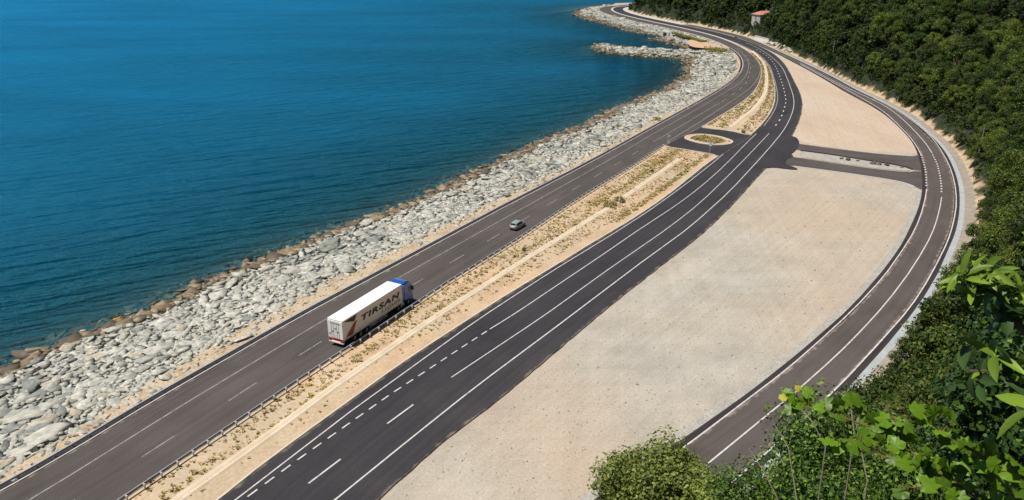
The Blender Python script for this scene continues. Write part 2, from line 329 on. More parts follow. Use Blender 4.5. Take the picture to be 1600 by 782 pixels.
def strip(name, Lp, Rp, z, mats, thick=0.0, step=3.0, parent=None, across=1):
    n = max(2, int(max(np.hypot(*np.diff(Lp, axis=0).T).sum(), np.hypot(*np.diff(Rp, axis=0).T).sum()) / step) + 1)
    A = resample_n(Lp, n); B = resample_n(Rp, n)
    mid = (A + B) / 2
    s = np.r_[0, np.cumsum(np.hypot(*np.diff(mid, axis=0).T))]
    vs = []; uv = []; k = across + 1
    for i in range(n):
        w = np.hypot(*(B[i] - A[i]))
        for j in range(k):
            t = j / across
            q = A[i] * (1 - t) + B[i] * t
            vs.append((q[0], q[1], z)); uv.append((w * t, s[i]))
    fs = [(i * k + j, i * k + j + 1, (i + 1) * k + j + 1, (i + 1) * k + j) for i in range(n - 1) for j in range(across)]
    if thick:
        b = len(vs)
        for i in range(n):
            for q, t in ((A[i], 0), (B[i], 1)):
                vs.append((q[0], q[1], z - thick)); uv.append(uv[i * k + (across if t else 0)])
        for i in range(n - 1):
            fs.append((i * k, (i + 1) * k, b + 2 * (i + 1), b + 2 * i))
            fs.append((i * k + across, b + 2 * i + 1, b + 2 * (i + 1) + 1, (i + 1) * k + across))
    me = new_mesh(name, vs, fs, mats, uvs=uv)
    ed = []
    for i in range(n):
        w = np.hypot(*(B[i] - A[i]))
        ed += [min(w * j / across, w * (1 - j / across)) for j in range(k)]
    ed += [0.0] * (len(vs) - len(ed))
    at_ = me.attributes.new('edge', 'FLOAT', 'POINT'); at_.data.foreach_set('value', np.array(ed, np.float32))
    return link(name, me, parent)

def sheet(name, poly, z, mats, thick=0.0, parent=None):
    poly = np.asarray(poly, float)
    tris = geometry.tessellate_polygon([[Vector((q[0], q[1], 0)) for q in poly]])
    n = len(poly)
    area = np.sum(poly[:, 0] * np.roll(poly[:, 1], -1) - np.roll(poly[:, 0], -1) * poly[:, 1])
    vs = [(q[0], q[1], z) for q in poly]
    fs = []
    for t in tris:
        a, b, c = (vs[i] for i in t)
        cr = (b[0] - a[0]) * (c[1] - a[1]) - (b[1] - a[1]) * (c[0] - a[0])
        fs.append(t if cr > 0 else t[::-1])
    uv = [(q[0], q[1]) for q in poly]
    if thick:
        vs += [(q[0], q[1], z - thick) for q in poly]; uv += uv
        for i in range(n):
            j = (i + 1) % n
            fs.append((i, n + i, n + j, j) if area > 0 else (i, j, n + j, n + i))
    me = new_mesh(name, vs, fs, mats, uvs=uv)
    at_ = me.attributes.new('edge', 'FLOAT', 'POINT'); at_.data.foreach_set('value', np.full(len(vs), 5.0, np.float32))
    return link(name, me, parent)

def sweep(name, path, profile, mats, parent=None, closed_profile=True, z0=0.0, smooth=False, closed_path=False):
    """profile [(offset to the right, z)]"""
    path = np.asarray(path, float)
    if closed_path:
        d = np.roll(path, -1, 0) - np.roll(path, 1, 0)
        d /= np.hypot(d[:, 0], d[:, 1])[:, None]
    else:
        d = tangents(path)
    nrm = np.stack([d[:, 1], -d[:, 0]], 1)
    k = len(profile); n = len(path)
    vs = []; uv = []
    s = np.r_[0, np.cumsum(np.hypot(*np.diff(path, axis=0).T))]
    for i in range(n):
        for o, z in profile:
            q = path[i] + nrm[i] * o
            vs.append((q[0], q[1], z0 + z)); uv.append((o, s[i]))
    fs = []
    rng = range(n) if closed_path else range(n - 1)
    for i in rng:
        i2 = (i + 1) % n
        for j in range(k if closed_profile else k - 1):
            j2 = (j + 1) % k
            fs.append((i * k + j, i * k + j2, i2 * k + j2, i2 * k + j))
    if closed_profile and not closed_path:
        fs.append(tuple(range(k))[::-1]); fs.append(tuple((n - 1) * k + j for j in range(k)))
    me = new_mesh(name, vs, fs, mats, uvs=uv, smooth=smooth)
    bm = bmesh.new(); bm.from_mesh(me); bmesh.ops.recalc_face_normals(bm, faces=bm.faces[:]); bm.to_mesh(me); bm.free()
    return link(name, me, parent)

# ------------------------------------------------------------------ materials
def ramp_mat(name, cols, scale=1.0, detail=6, rough=.9, bump=0.0, bump_scale=None, coords='Object', stretch=(1, 1, 1),
             speck=0.0, speck_scale=12.0, spec=.3, pos=None, big=None, big_scale=.02, dist=.05):
    m = bpy.data.materials.new(name); m.use_nodes = True
    N = m.node_tree.nodes; Lk = m.node_tree.links
    b = N['Principled BSDF']
    tc = N.new('ShaderNodeTexCoord'); mp = N.new('ShaderNodeMapping')
    Lk.new(tc.outputs[coords], mp.inputs['Vector']); mp.inputs['Scale'].default_value = stretch
    nz = N.new('ShaderNodeTexNoise'); nz.inputs['Scale'].default_value = scale; nz.inputs['Detail'].default_value = detail
    nz.inputs['Roughness'].default_value = .62
    Lk.new(mp.outputs['Vector'], nz.inputs['Vector'])
    cr = N.new('ShaderNodeValToRGB')
    el = cr.color_ramp.elements
    pos = pos or [.3 + .4 * i / max(1, len(cols) - 1) for i in range(len(cols))]
    el[0].position = pos[0]; el[0].color = (*cols[0], 1); el[1].position = pos[-1]; el[1].color = (*cols[-1], 1)
    for p_, c_ in list(zip(pos, cols))[1:-1]:
        e = el.new(p_); e.color = (*c_, 1)
    Lk.new(nz.outputs['Fac'], cr.inputs['Fac'])
    out = cr.outputs['Color']
    if big is not None:
        n3 = N.new('ShaderNodeTexNoise'); n3.inputs['Scale'].default_value = big_scale; n3.inputs['Detail'].default_value = 4
        Lk.new(tc.outputs['Object'], n3.inputs['Vector'])
        r3 = N.new('ShaderNodeMapRange'); r3.inputs['From Min'].default_value = .42; r3.inputs['From Max'].default_value = .62
        Lk.new(n3.outputs['Fac'], r3.inputs['Value'])
        mx = N.new('ShaderNodeMix'); mx.data_type = 'RGBA'; mx.blend_type = 'MIX'
        Lk.new(r3.outputs['Result'], mx.inputs['Factor']); Lk.new(out, mx.inputs[6]); mx.inputs[7].default_value = (*big, 1)
        sc = N.new('ShaderNodeMath'); sc.operation = 'MULTIPLY'; sc.inputs[1].default_value = .75
        Lk.new(r3.outputs['Result'], sc.inputs[0]); Lk.new(sc.outputs[0], mx.inputs['Factor'])
        out = mx.outputs[2]
    if speck:
        n2 = N.new('ShaderNodeTexNoise'); n2.inputs['Scale'].default_value = speck_scale; n2.inputs['Detail'].default_value = 3
        Lk.new(tc.outputs['Object'], n2.inputs['Vector'])
        r2 = N.new('ShaderNodeMapRange'); r2.inputs['From Min'].default_value = .3; r2.inputs['From Max'].default_value = .7
        r2.inputs['To Min'].default_value = 1 - speck; r2.inputs['To Max'].default_value = 1 + speck
        Lk.new(n2.outputs['Fac'], r2.inputs['Value'])
        m2 = N.new('ShaderNodeMix'); m2.data_type = 'RGBA'; m2.blend_type = 'MULTIPLY'; m2.inputs['Factor'].default_value = 1
        Lk.new(out, m2.inputs[6]); Lk.new(r2.outputs['Result'], m2.inputs[7])
        out = m2.outputs[2]
    Lk.new(out, b.inputs['Base Color'])
    b.inputs['Roughness'].default_value = rough
    b.inputs['Specular IOR Level'].default_value = spec
    if bump:
        nb = N.new('ShaderNodeTexNoise'); nb.inputs['Scale'].default_value = bump_scale or scale * 4; nb.inputs['Detail'].default_value = 5
        Lk.new(tc.outputs['Object'], nb.inputs['Vector'])
        bp = N.new('ShaderNodeBump'); bp.inputs['Strength'].default_value = bump; bp.inputs['Distance'].default_value = dist
        Lk.new(nb.outputs['Fac'], bp.inputs['Height']); Lk.new(bp.outputs['Normal'], b.inputs['Normal'])
    return m

def paint(name, col, rough=.5, metal=0.0, var=.06, coat=0.0, scale=3.0):
    m = ramp_mat(name, [tuple(c * (1 - var) for c in col), tuple(min(1, c * (1 + var)) for c in col)], scale=scale, rough=rough, spec=.5)
    b = m.node_tree.nodes['Principled BSDF']
    b.inputs['Metallic'].default_value = metal
    b.inputs['Coat Weight'].default_value = coat
    return m

def asphalt(name, c0, c1, track, streak=.5, dirt=.75):
    """worn asphalt: long streaks along the lanes, blotches, grain (UV: u across in m, v along in m)"""
    m = bpy.data.materials.new(name); m.use_nodes = True
    N = m.node_tree.nodes; Lk = m.node_tree.links; b = N['Principled BSDF']
    uv = N.new('ShaderNodeUVMap'); uv.uv_map = 'UVMap'
    tc = N.new('ShaderNodeTexCoord')
    mp = N.new('ShaderNodeMapping'); mp.inputs['Scale'].default_value = (1.5, .022, 1)
    Lk.new(uv.outputs['UV'], mp.inputs['Vector'])
    n1 = N.new('ShaderNodeTexNoise'); n1.inputs['Scale'].default_value = 1.0; n1.inputs['Detail'].default_value = 6; n1.inputs['Roughness'].default_value = .6
    Lk.new(mp.outputs['Vector'], n1.inputs['Vector'])
    n2 = N.new('ShaderNodeTexNoise'); n2.inputs['Scale'].default_value = .09; n2.inputs['Detail'].default_value = 6
    Lk.new(tc.outputs['Object'], n2.inputs['Vector'])
    n3 = N.new('ShaderNodeTexNoise'); n3.inputs['Scale'].default_value = 9.0; n3.inputs['Detail'].default_value = 2
    Lk.new(tc.outputs['Object'], n3.inputs['Vector'])
    ad = N.new('ShaderNodeMath'); ad.operation = 'MULTIPLY_ADD'; ad.inputs[1].default_value = streak
    Lk.new(n1.outputs['Fac'], ad.inputs[0])
    sc = N.new('ShaderNodeMath'); sc.operation = 'MULTIPLY'; sc.inputs[1].default_value = 1 - streak
    Lk.new(n2.outputs['Fac'], sc.inputs[0]); Lk.new(sc.outputs[0], ad.inputs[2])
    cr = N.new('ShaderNodeValToRGB'); el = cr.color_ramp.elements
    el[0].position = .36; el[0].color = (*c0, 1); el[1].position = .64; el[1].color = (*c1, 1)
    e = el.new(.5); e.color = (*track, 1)
    Lk.new(ad.outputs[0], cr.inputs['Fac'])
    r2 = N.new('ShaderNodeMapRange'); r2.inputs['From Min'].default_value = .3; r2.inputs['From Max'].default_value = .7
    r2.inputs['To Min'].default_value = .84; r2.inputs['To Max'].default_value = 1.16
    Lk.new(n3.outputs['Fac'], r2.inputs['Value'])
    m2 = N.new('ShaderNodeMix'); m2.data_type = 'RGBA'; m2.blend_type = 'MULTIPLY'; m2.inputs['Factor'].default_value = 1
    Lk.new(cr.outputs['Color'], m2.inputs[6]); Lk.new(r2.outputs['Result'], m2.inputs[7])
    # darker repairs and oil stains
    n4 = N.new('ShaderNodeTexNoise'); n4.inputs['Scale'].default_value = .16; n4.inputs['Detail'].default_value = 7; n4.inputs['Roughness'].default_value = .7
    mp4 = N.new('ShaderNodeMapping'); mp4.inputs['Scale'].default_value = (2.2, .35, 1); mp4.inputs['Location'].default_value = (17, 5, 0)
    Lk.new(uv.outputs['UV'], mp4.inputs['Vector']); Lk.new(mp4.outputs['Vector'], n4.inputs['Vector'])
    r4 = N.new('ShaderNodeMapRange'); r4.inputs['From Min'].default_value = .54; r4.inputs['From Max'].default_value = .70; r4.inputs['To Min'].default_value = 1.0; r4.inputs['To Max'].default_value = .72
    Lk.new(n4.outputs['Fac'], r4.inputs['Value'])
    m4 = N.new('ShaderNodeMix'); m4.data_type = 'RGBA'; m4.blend_type = 'MULTIPLY'; m4.inputs['Factor'].default_value = 1
    Lk.new(m2.outputs[2], m4.inputs[6]); Lk.new(r4.outputs['Result'], m4.inputs[7])
    # sand washed in from the edges
    ea = N.new('ShaderNodeAttribute'); ea.attribute_name = 'edge'
    n5 = N.new('ShaderNodeTexNoise'); n5.inputs['Scale'].default_value = .7; n5.inputs['Detail'].default_value = 6
    Lk.new(tc.outputs['Object'], n5.inputs['Vector'])
    sb = N.new('ShaderNodeMath'); sb.operation = 'MULTIPLY_ADD'; sb.inputs[1].default_value = 1.7; sb.inputs[2].default_value = -.52
    Lk.new(n5.outputs['Fac'], sb.inputs[0])
    s2 = N.new('ShaderNodeMath'); s2.operation = 'SUBTRACT'; Lk.new(sb.outputs[0], s2.inputs[0]); Lk.new(ea.outputs['Fac'], s2.inputs[1])
    r5 = N.new('ShaderNodeMapRange'); r5.inputs['From Min'].default_value = 0.0; r5.inputs['From Max'].default_value = .5; r5.inputs['To Max'].default_value = dirt
    Lk.new(s2.outputs[0], r5.inputs['Value'])
    m5 = N.new('ShaderNodeMix'); m5.data_type = 'RGBA'; m5.inputs[7].default_value = (.36, .28, .20, 1)
    Lk.new(r5.outputs['Result'], m5.inputs['Factor']); Lk.new(m4.outputs[2], m5.inputs[6])
    Lk.new(m5.outputs[2], b.inputs['Base Color'])
    b.inputs['Roughness'].default_value = .85; b.inputs['Specular IOR Level'].default_value = .25
    return m

def leaf_mat(name, col, trans=.35, rough=.55, spec=.3, var=.42, nscale=.55):
    m = bpy.data.materials.new(name); m.use_nodes = True
    N = m.node_tree.nodes; Lk = m.node_tree.links; b = N['Principled BSDF']
    tc = N.new('ShaderNodeTexCoord')
    nz = N.new('ShaderNodeTexNoise'); nz.inputs['Scale'].default_value = nscale; nz.inputs['Detail'].default_value = 3
    Lk.new(tc.outputs['Object'], nz.inputs['Vector'])
    oi = N.new('ShaderNodeObjectInfo')
    ad = N.new('ShaderNodeMath'); ad.operation = 'MULTIPLY_ADD'; ad.inputs[1].default_value = .75
    Lk.new(oi.outputs['Random'], ad.inputs[0]); 
    hs = N.new('ShaderNodeMath'); hs.operation = 'MULTIPLY'; hs.inputs[1].default_value = .35
    Lk.new(nz.outputs['Fac'], hs.inputs[0]); Lk.new(hs.outputs[0], ad.inputs[2])
    cr = N.new('ShaderNodeValToRGB'); el = cr.color_ramp.elements
    el[0].position = .15; el[0].color = (*[c * (1 - var) for c in col], 1)
    el[1].position = .85; el[1].color = (col[0] * (1 + var * 1.3), col[1] * (1 + var), col[2] * (1 + var * .5), 1)
    Lk.new(ad.outputs[0], cr.inputs['Fac'])
    Lk.new(cr.outputs['Color'], b.inputs['Base Color'])
    b.inputs['Roughness'].default_value = rough; b.inputs['Specular IOR Level'].default_value = spec
    if trans:
        tr = N.new('ShaderNodeBsdfTranslucent'); mx = N.new('ShaderNodeMixShader'); mx.inputs[0].default_value = trans
        Lk.new(cr.outputs['Color'], tr.inputs['Color'])
        Lk.new(b.outputs[0], mx.inputs[1]); Lk.new(tr.outputs[0], mx.inputs[2])
        Lk.new(mx.outputs[0], N['Material Output'].inputs['Surface'])
    return m

def add_tracks(m, ang, amount=.10):
    """faint wheel tracks and scraper marks running across a gravel lot"""
    N = m.node_tree.nodes; Lk = m.node_tree.links; b = N['Principled BSDF']
    src = b.inputs['Base Color'].links[0].from_socket
    tc = N.new('ShaderNodeTexCoord')
    out = src
    for a, sx, sy, k in ((ang, 1.1, .018, amount), (ang + 31, .7, .02, amount * .7), (ang - 48, .9, .03, amount * .5)):
        mp = N.new('ShaderNodeMapping'); mp.vector_type = 'TEXTURE'; mp.inputs['Rotation'].default_value = (0, 0, math.radians(a)); mp.inputs['Scale'].default_value = (1 / sy, 1 / sx, 1)
        Lk.new(tc.outputs['Object'], mp.inputs['Vector'])
        n = N.new('ShaderNodeTexNoise'); n.inputs['Scale'].default_value = 1; n.inputs['Detail'].default_value = 4; n.inputs['Distortion'].default_value = .4
        Lk.new(mp.outputs['Vector'], n.inputs['Vector'])
        r = N.new('ShaderNodeMapRange'); r.inputs['From Min'].default_value = .35; r.inputs['From Max'].default_value = .65; r.inputs['To Min'].default_value = 1 - k; r.inputs['To Max'].default_value = 1 + k
        Lk.new(n.outputs['Fac'], r.inputs['Value'])
        mx = N.new('ShaderNodeMix'); mx.data_type = 'RGBA'; mx.blend_type = 'MULTIPLY'; mx.inputs['Factor'].default_value = 1
        Lk.new(out, mx.inputs[6]); Lk.new(r.outputs['Result'], mx.inputs[7]); out = mx.outputs[2]
    Lk.new(out, b.inputs['Base Color'])

M = {}
M['gravel'] = ramp_mat('gravel', [(.325, .30, .255), (.395, .36, .305), (.45, .41, .35)], scale=.11, detail=10, bump=.35, bump_scale=4.0, speck=.12, speck_scale=3.4, big=(.44, .345, .25), big_scale=.022, pos=[.33, .5, .68])
M['gravel_warm'] = ramp_mat('gravel_warm', [(.44, .345, .26), (.49, .385, .285), (.49, .415, .33)], scale=.07, detail=9, bump=.4, bump_scale=3.0, speck=.16, speck_scale=2.0, stretch=(1, .35, 1))
add_tracks(M['gravel'], 52, .045); add_tracks(M['gravel_warm'], 75, .035)
M['grey_gravel'] = ramp_mat('grey_gravel', [(.30, .285, .25), (.42, .395, .345)], scale=.5, detail=8, bump=.6, bump_scale=5.0, speck=.25, speck_scale=4.0)
M['verge_gravel'] = ramp_mat('verge_gravel', [(.25, .215, .17), (.36, .31, .25)], scale=.5, detail=8, bump=.5, bump_scale=4.0, speck=.25, speck_scale=3.0)
M['sand'] = ramp_mat('sand', [(.42, .29, .18), (.52, .37, .235), (.55, .435, .30)], scale=.16, detail=9, bump=.4, bump_scale=4.0, speck=.14, speck_scale=3.0, big=(.44, .36, .25), big_scale=.05)
M['sand_pale'] = ramp_mat('sand_pale', [(.56, .45, .32), (.68, .57, .43)], scale=.4, detail=8, bump=.4, bump_scale=5.0, speck=.12)
M['verge'] = ramp_mat('verge', [(.36, .25, .15), (.46, .36, .24), (.48, .42, .33)], scale=.3, detail=9, bump=.6, bump_scale=3.0, speck=.25, speck_scale=3.0)
M['asphalt_old'] = asphalt('asphalt_old', (.066, .057, .053), (.102, .088, .082), (.081, .070, .065))
M['asphalt_new'] = asphalt('asphalt_new', (.030, .0275, .031), (.052, .047, .050), (.039, .036, .040), .5, .45)
M['asphalt_side'] = asphalt('asphalt_side', (.078, .062, .056), (.108, .092, .085), (.092, .076, .070), .45)
M['asphalt_shoulder'] = asphalt('asphalt_shoulder', (.030, .025, .025), (.046, .038, .038), (.036, .03, .03), .4, .0)
M['asphalt_link'] = asphalt('asphalt_link', (.066, .056, .051), (.104, .090, .082), (.084, .072, .066), .5)
M['line'] = ramp_mat('road_paint', [(.24, .22, .22), (.50, .48, .46), (.66, .64, .62)], scale=1.4, detail=9, rough=.7, speck=.2, pos=[.28, .42, .7])
M['line_dull'] = ramp_mat('road_paint_worn', [(.13, .12, .115), (.27, .25, .24), (.38, .36, .34)], scale=1.2, detail=6, rough=.7, speck=.15)
M['concrete'] = ramp_mat('concrete', [(.42, .41, .38), (.55, .53, .49)], scale=.8, detail=7, bump=.2, bump_scale=8, speck=.08)
M['concrete_blue'] = ramp_mat('concrete_blue', [(.30, .325, .33), (.41, .43, .425)], scale=.5, detail=7, speck=.08)
M['kerb'] = ramp_mat('kerb_concrete', [(.50, .43, .34), (.60, .53, .44)], scale=.6, detail=6, speck=.1)
M['galv'] = paint('galvanised_steel', (.44, .45, .46), rough=.6, metal=.1, var=.12)
M['galv_dark'] = paint('galvanised_post', (.20, .205, .21), rough=.65, metal=.1, var=.15)
STONE_COLS = [(.44, .43, .365), (.38, .38, .325), (.50, .485, .42), (.33, .335, .295), (.23, .24, .215), (.43, .375, .285), (.46, .45, .385)]
STONES = [ramp_mat('stone_%s' % n, [tuple(c * .82 for c in q), q, tuple(min(.62, c * 1.12) for c in q)], scale=.9, detail=9, bump=.8, bump_scale=3, speck=.28, speck_scale=2.6)
          for n, q in zip(('pale', 'grey', 'white', 'mid', 'dark', 'tan', 'ash'), STONE_COLS)]
WET = [ramp_mat('stone_%s' % n, [tuple(c * .7 for c in q), q, tuple(c * 1.2 for c in q)], scale=.9, detail=8, bump=.5, bump_scale=4, speck=.15, rough=.6)
       for n, q in zip(('brown', 'ochre', 'umber'), [(.22, .165, .10), (.30, .235, .15), (.12, .095, .065)])]
M['rubble'] = ramp_mat('rubble', [(.27, .27, .235), (.39, .385, .335), (.48, .47, .41)], scale=.8, detail=10, bump=1.0, bump_scale=1.6, speck=.35, speck_scale=1.4, dist=.4)
M['seabed'] = ramp_mat('seabed', [(.05, .045, .03), (.12, .10, .065), (.20, .165, .11)], scale=.45, detail=9, bump=.8, bump_scale=1.2, speck=.3, speck_scale=1.2, dist=.3)
M['bark'] = ramp_mat('bark', [(.06, .045, .03), (.13, .10, .075)], scale=5, stretch=(1, 1, .2), bump=.5)
M['twig'] = ramp_mat('dry_twig', [(.20, .17, .12), (.34, .29, .22)], scale=8)
M['green_stem'] = ramp_mat('green_stem', [(.13, .11, .04), (.22, .10, .06)], scale=8)
LEAF = [leaf_mat('leaf_dark', (.022, .048, .011)), leaf_mat('leaf_mid', (.058, .105, .017)), leaf_mat('leaf_light', (.13, .18, .027)), leaf_mat('leaf_olive', (.15, .155, .033))]
FERN = [leaf_mat('fine_leaf_dark', (.085, .125, .026)), leaf_mat('fine_leaf_mid', (.17, .225, .05)), leaf_mat('fine_leaf_light', (.25, .30, .09))]
M['soil'] = None

# ------------------------------------------------------------------ ground, shore, sea, hill
def struct(o):
    o['kind'] = 'structure'
    return o

GRAVEL = struct(sheet('ground', GROUND_POLY, 0.0, [M['gravel']]))

# warmer earth in the wedge between the new carriageway and the inner road, north of the link roads
wedge = np.concatenate([cut(C['RC_right'], 214, 395), cut(C['RR_left'], 194, 395)[::-1], [[90, 198], [80.5, 207]]])
struct(sheet('earth_wedge', wedge, 0.012, [M['gravel_warm']]))

# sand verge between the sea-side guard rail and the stones
ver = struct(strip('sand_verge', cut(TOP, None, 395), cut(C['LC_left'], None, 395), 0.016, [M['verge']]))

def grid_mesh(name, xs, ys, zfun, mats, smooth=True, keep=None):
    X, Y = np.meshgrid(xs, ys)
    P = np.stack([X.ravel(), Y.ravel()], 1)
    Zv = zfun(P)
    nx = len(xs)
    idx = np.arange(len(P)).reshape(len(ys), nx)
    Fq = np.stack([idx[:-1, :-1].ravel(), idx[:-1, 1:].ravel(), idx[1:, 1:].ravel(), idx[1:, :-1].ravel()], 1)
    if keep is not None:
        k = keep(P)
        Fq = Fq[k[Fq].any(1)]
    return quick_mesh(name, np.column_stack([P, Zv]), Fq, mats, smooth=smooth), P

# stony shore: falls from the verge to the water and on under it
def shore_keep(P):
    z, ds, land, up = shore_z(P)
    return ~(up & (dist_poly(P, TOP)[0] > 5))
me, _ = grid_mesh('stony_shore', np.arange(-150, 128, 2.5), np.arange(-30, 800, 2.5),
                  lambda P: shore_z(P)[0] + .12 * fbm(P[:, 0] * 7, P[:, 1] * 7) * 1.0 - .12, [M['rubble'], M['seabed']], keep=shore_keep)
cen = np.empty(len(me.polygons) * 3); me.polygons.foreach_get('center', cen); cen = cen.reshape(-1, 3)
me.polygons.foreach_set('material_index', (cen[:, 2] < SEA_Z + .45).astype(np.int32))
SHORE_OBJ = struct(link('stony_shore', me))

# the sea; its 'depth' attribute follows the seabed inshore, then climbs offshore to brighten the colour
xs = np.concatenate([[-9000, -5000, -2500, -1200, -700, -400, -280, -200], np.arange(-150, 131, 3.5), [200, 500, 1500]])
ys = np.concatenate([[-600, -200, -60], np.arange(10, 800, 3.5), [850, 950, 1200, 2000, 4000, 9000, 16000]])
me, P = grid_mesh('sea', xs, ys, lambda P: np.full(len(P), SEA_Z), [], smooth=False)
z, ds, land, up = shore_z(P)
depth_sheen = np.where(land, 0.0, np.minimum(.16 * ds, 10) + .05 * np.clip(ds - 62, 0, 600))
at = me.attributes.new('depth_sheen', 'FLOAT', 'POINT'); at.data.foreach_set('value', depth_sheen.astype(np.float32))
def sea_material():
    m = bpy.data.materials.new('sea_water'); m.use_nodes = True
    N = m.node_tree.nodes; Lk = m.node_tree.links; b = N['Principled BSDF']
    tc = N.new('ShaderNodeTexCoord')
    a = N.new('ShaderNodeAttribute'); a.attribute_name = 'depth_sheen'
    # water column: clear at the edge, opaque blue-green in the deep
    mu = N.new('ShaderNodeMath'); mu.operation = 'MULTIPLY'; mu.inputs[1].default_value = -.62
    ex = N.new('ShaderNodeMath'); ex.operation = 'EXPONENT'
    om = N.new('ShaderNodeMath'); om.operation = 'SUBTRACT'; om.inputs[0].default_value = 1.0
    Lk.new(a.outputs['Fac'], mu.inputs[0]); Lk.new(mu.outputs[0], ex.inputs[0]); Lk.new(ex.outputs[0], om.inputs[1])
    mr = N.new('ShaderNodeMapRange'); mr.inputs['From Max'].default_value = 32.0
    Lk.new(a.outputs['Fac'], mr.inputs['Value'])
    cr = N.new('ShaderNodeValToRGB'); el = cr.color_ramp.elements
    el[0].position = 0; el[0].color = (.002, .032, .036, 1); el[1].position = 1; el[1].color = (.0050, .150, .335, 1)
    e = el.new(.16); e.color = (.0006, .042, .078, 1); e = el.new(.5); e.color = (.0012, .105, .225, 1)  # brighter blue offshore paints in the sky reflected at low angles
    Lk.new(mr.outputs['Result'], cr.inputs['Fac'])
    n0 = N.new('ShaderNodeTexNoise'); n0.inputs['Scale'].default_value = .012; n0.inputs['Detail'].default_value = 5
    mp0 = N.new('ShaderNodeMapping'); mp0.inputs['Scale'].default_value = (.5, 1.6, 1); mp0.inputs['Rotation'].default_value = (0, 0, math.radians(-14))
    Lk.new(tc.outputs['Object'], mp0.inputs['Vector']); Lk.new(mp0.outputs['Vector'], n0.inputs['Vector'])
    r0 = N.new('ShaderNodeMapRange'); r0.inputs['From Min'].default_value = .35; r0.inputs['From Max'].default_value = .65
    r0.inputs['To Min'].default_value = .84; r0.inputs['To Max'].default_value = 1.16
    Lk.new(n0.outputs['Fac'], r0.inputs['Value'])
    mm = N.new('ShaderNodeMix'); mm.data_type = 'RGBA'; mm.blend_type = 'MULTIPLY'; mm.inputs['Factor'].default_value = 1
    Lk.new(cr.outputs['Color'], mm.inputs[6]); Lk.new(r0.outputs['Result'], mm.inputs[7])
    def waves(scale, sx, sy, rot, detail, rough):
        ro = N.new('ShaderNodeMapping'); ro.inputs['Rotation'].default_value = (0, 0, math.radians(rot))
        Lk.new(tc.outputs['Object'], ro.inputs['Vector'])
        mp = N.new('ShaderNodeMapping'); mp.inputs['Scale'].default_value = (sx, sy, 1)
        Lk.new(ro.outputs['Vector'], mp.inputs['Vector'])
        n = N.new('ShaderNodeTexNoise'); n.inputs['Scale'].default_value = scale; n.inputs['Detail'].default_value = detail; n.inputs['Roughness'].default_value = rough
        Lk.new(mp.outputs['Vector'], n.inputs['Vector'])
        return n.outputs['Fac']
    h1 = waves(.26, .20, 1.0, -28, 2, .5)        # long swell crests
    h2 = waves(.75, .38, 1.0, -16, 4, .6)         # wind waves
    h3 = waves(2.6, .6, 1.0, 8, 3, .6)           # ripples
    def madd(x, k, y=None):
        q = N.new('ShaderNodeMath'); q.operation = 'MULTIPLY_ADD'; q.inputs[1].default_value = k
        Lk.new(x, q.inputs[0])
        if y is not None: Lk.new(y, q.inputs[2])
        else: q.inputs[2].default_value = 0
        return q.outputs[0]
    hsum = madd(h3, .06, madd(h2, .55, madd(h1, 1.75)))
    bp = N.new('ShaderNodeBump'); bp.inputs['Strength'].default_value = 1.0; bp.inputs['Distance'].default_value = 2.2
    Lk.new(hsum, bp.inputs['Height'])
    # scattered light of the water body under a rough, wind-ruffled reflecting surface
    df = N.new('ShaderNodeBsdfDiffuse'); gl = N.new('ShaderNodeBsdfGlossy'); gl.inputs['Roughness'].default_value = .07; gl.inputs['Color'].default_value = (.16, .66, 1.05, 1)
    Lk.new(mm.outputs[2], df.inputs['Color'])
    for q in (df, gl): Lk.new(bp.outputs['Normal'], q.inputs['Normal'])
    fz = N.new('ShaderNodeFresnel'); fz.inputs['IOR'].default_value = 1.33; Lk.new(bp.outputs['Normal'], fz.inputs['Normal'])
    f2 = N.new('ShaderNodeMath'); f2.operation = 'MULTIPLY'; f2.inputs[1].default_value = 1.25; Lk.new(fz.outputs[0], f2.inputs[0])
    f3 = N.new('ShaderNodeMath'); f3.operation = 'MINIMUM'; f3.inputs[1].default_value = .8; Lk.new(f2.outputs[0], f3.inputs[0])
    m1 = N.new('ShaderNodeMixShader'); Lk.new(f3.outputs[0], m1.inputs[0])
    tp = N.new('ShaderNodeBsdfTransparent'); tp.inputs['Color'].default_value = (.75, .90, .90, 1)
    m0 = N.new('ShaderNodeMixShader'); Lk.new(om.outputs[0], m0.inputs[0]); Lk.new(tp.outputs[0], m0.inputs[1]); Lk.new(df.outputs[0], m0.inputs[2])
    Lk.new(m0.outputs[0], m1.inputs[1]); Lk.new(gl.outputs[0], m1.inputs[2])
    N.remove(b)
    Lk.new(m1.outputs[0], N['Material Output'].inputs['Surface'])
    return m
me.materials.append(sea_material())
SEA = struct(link('sea', me))

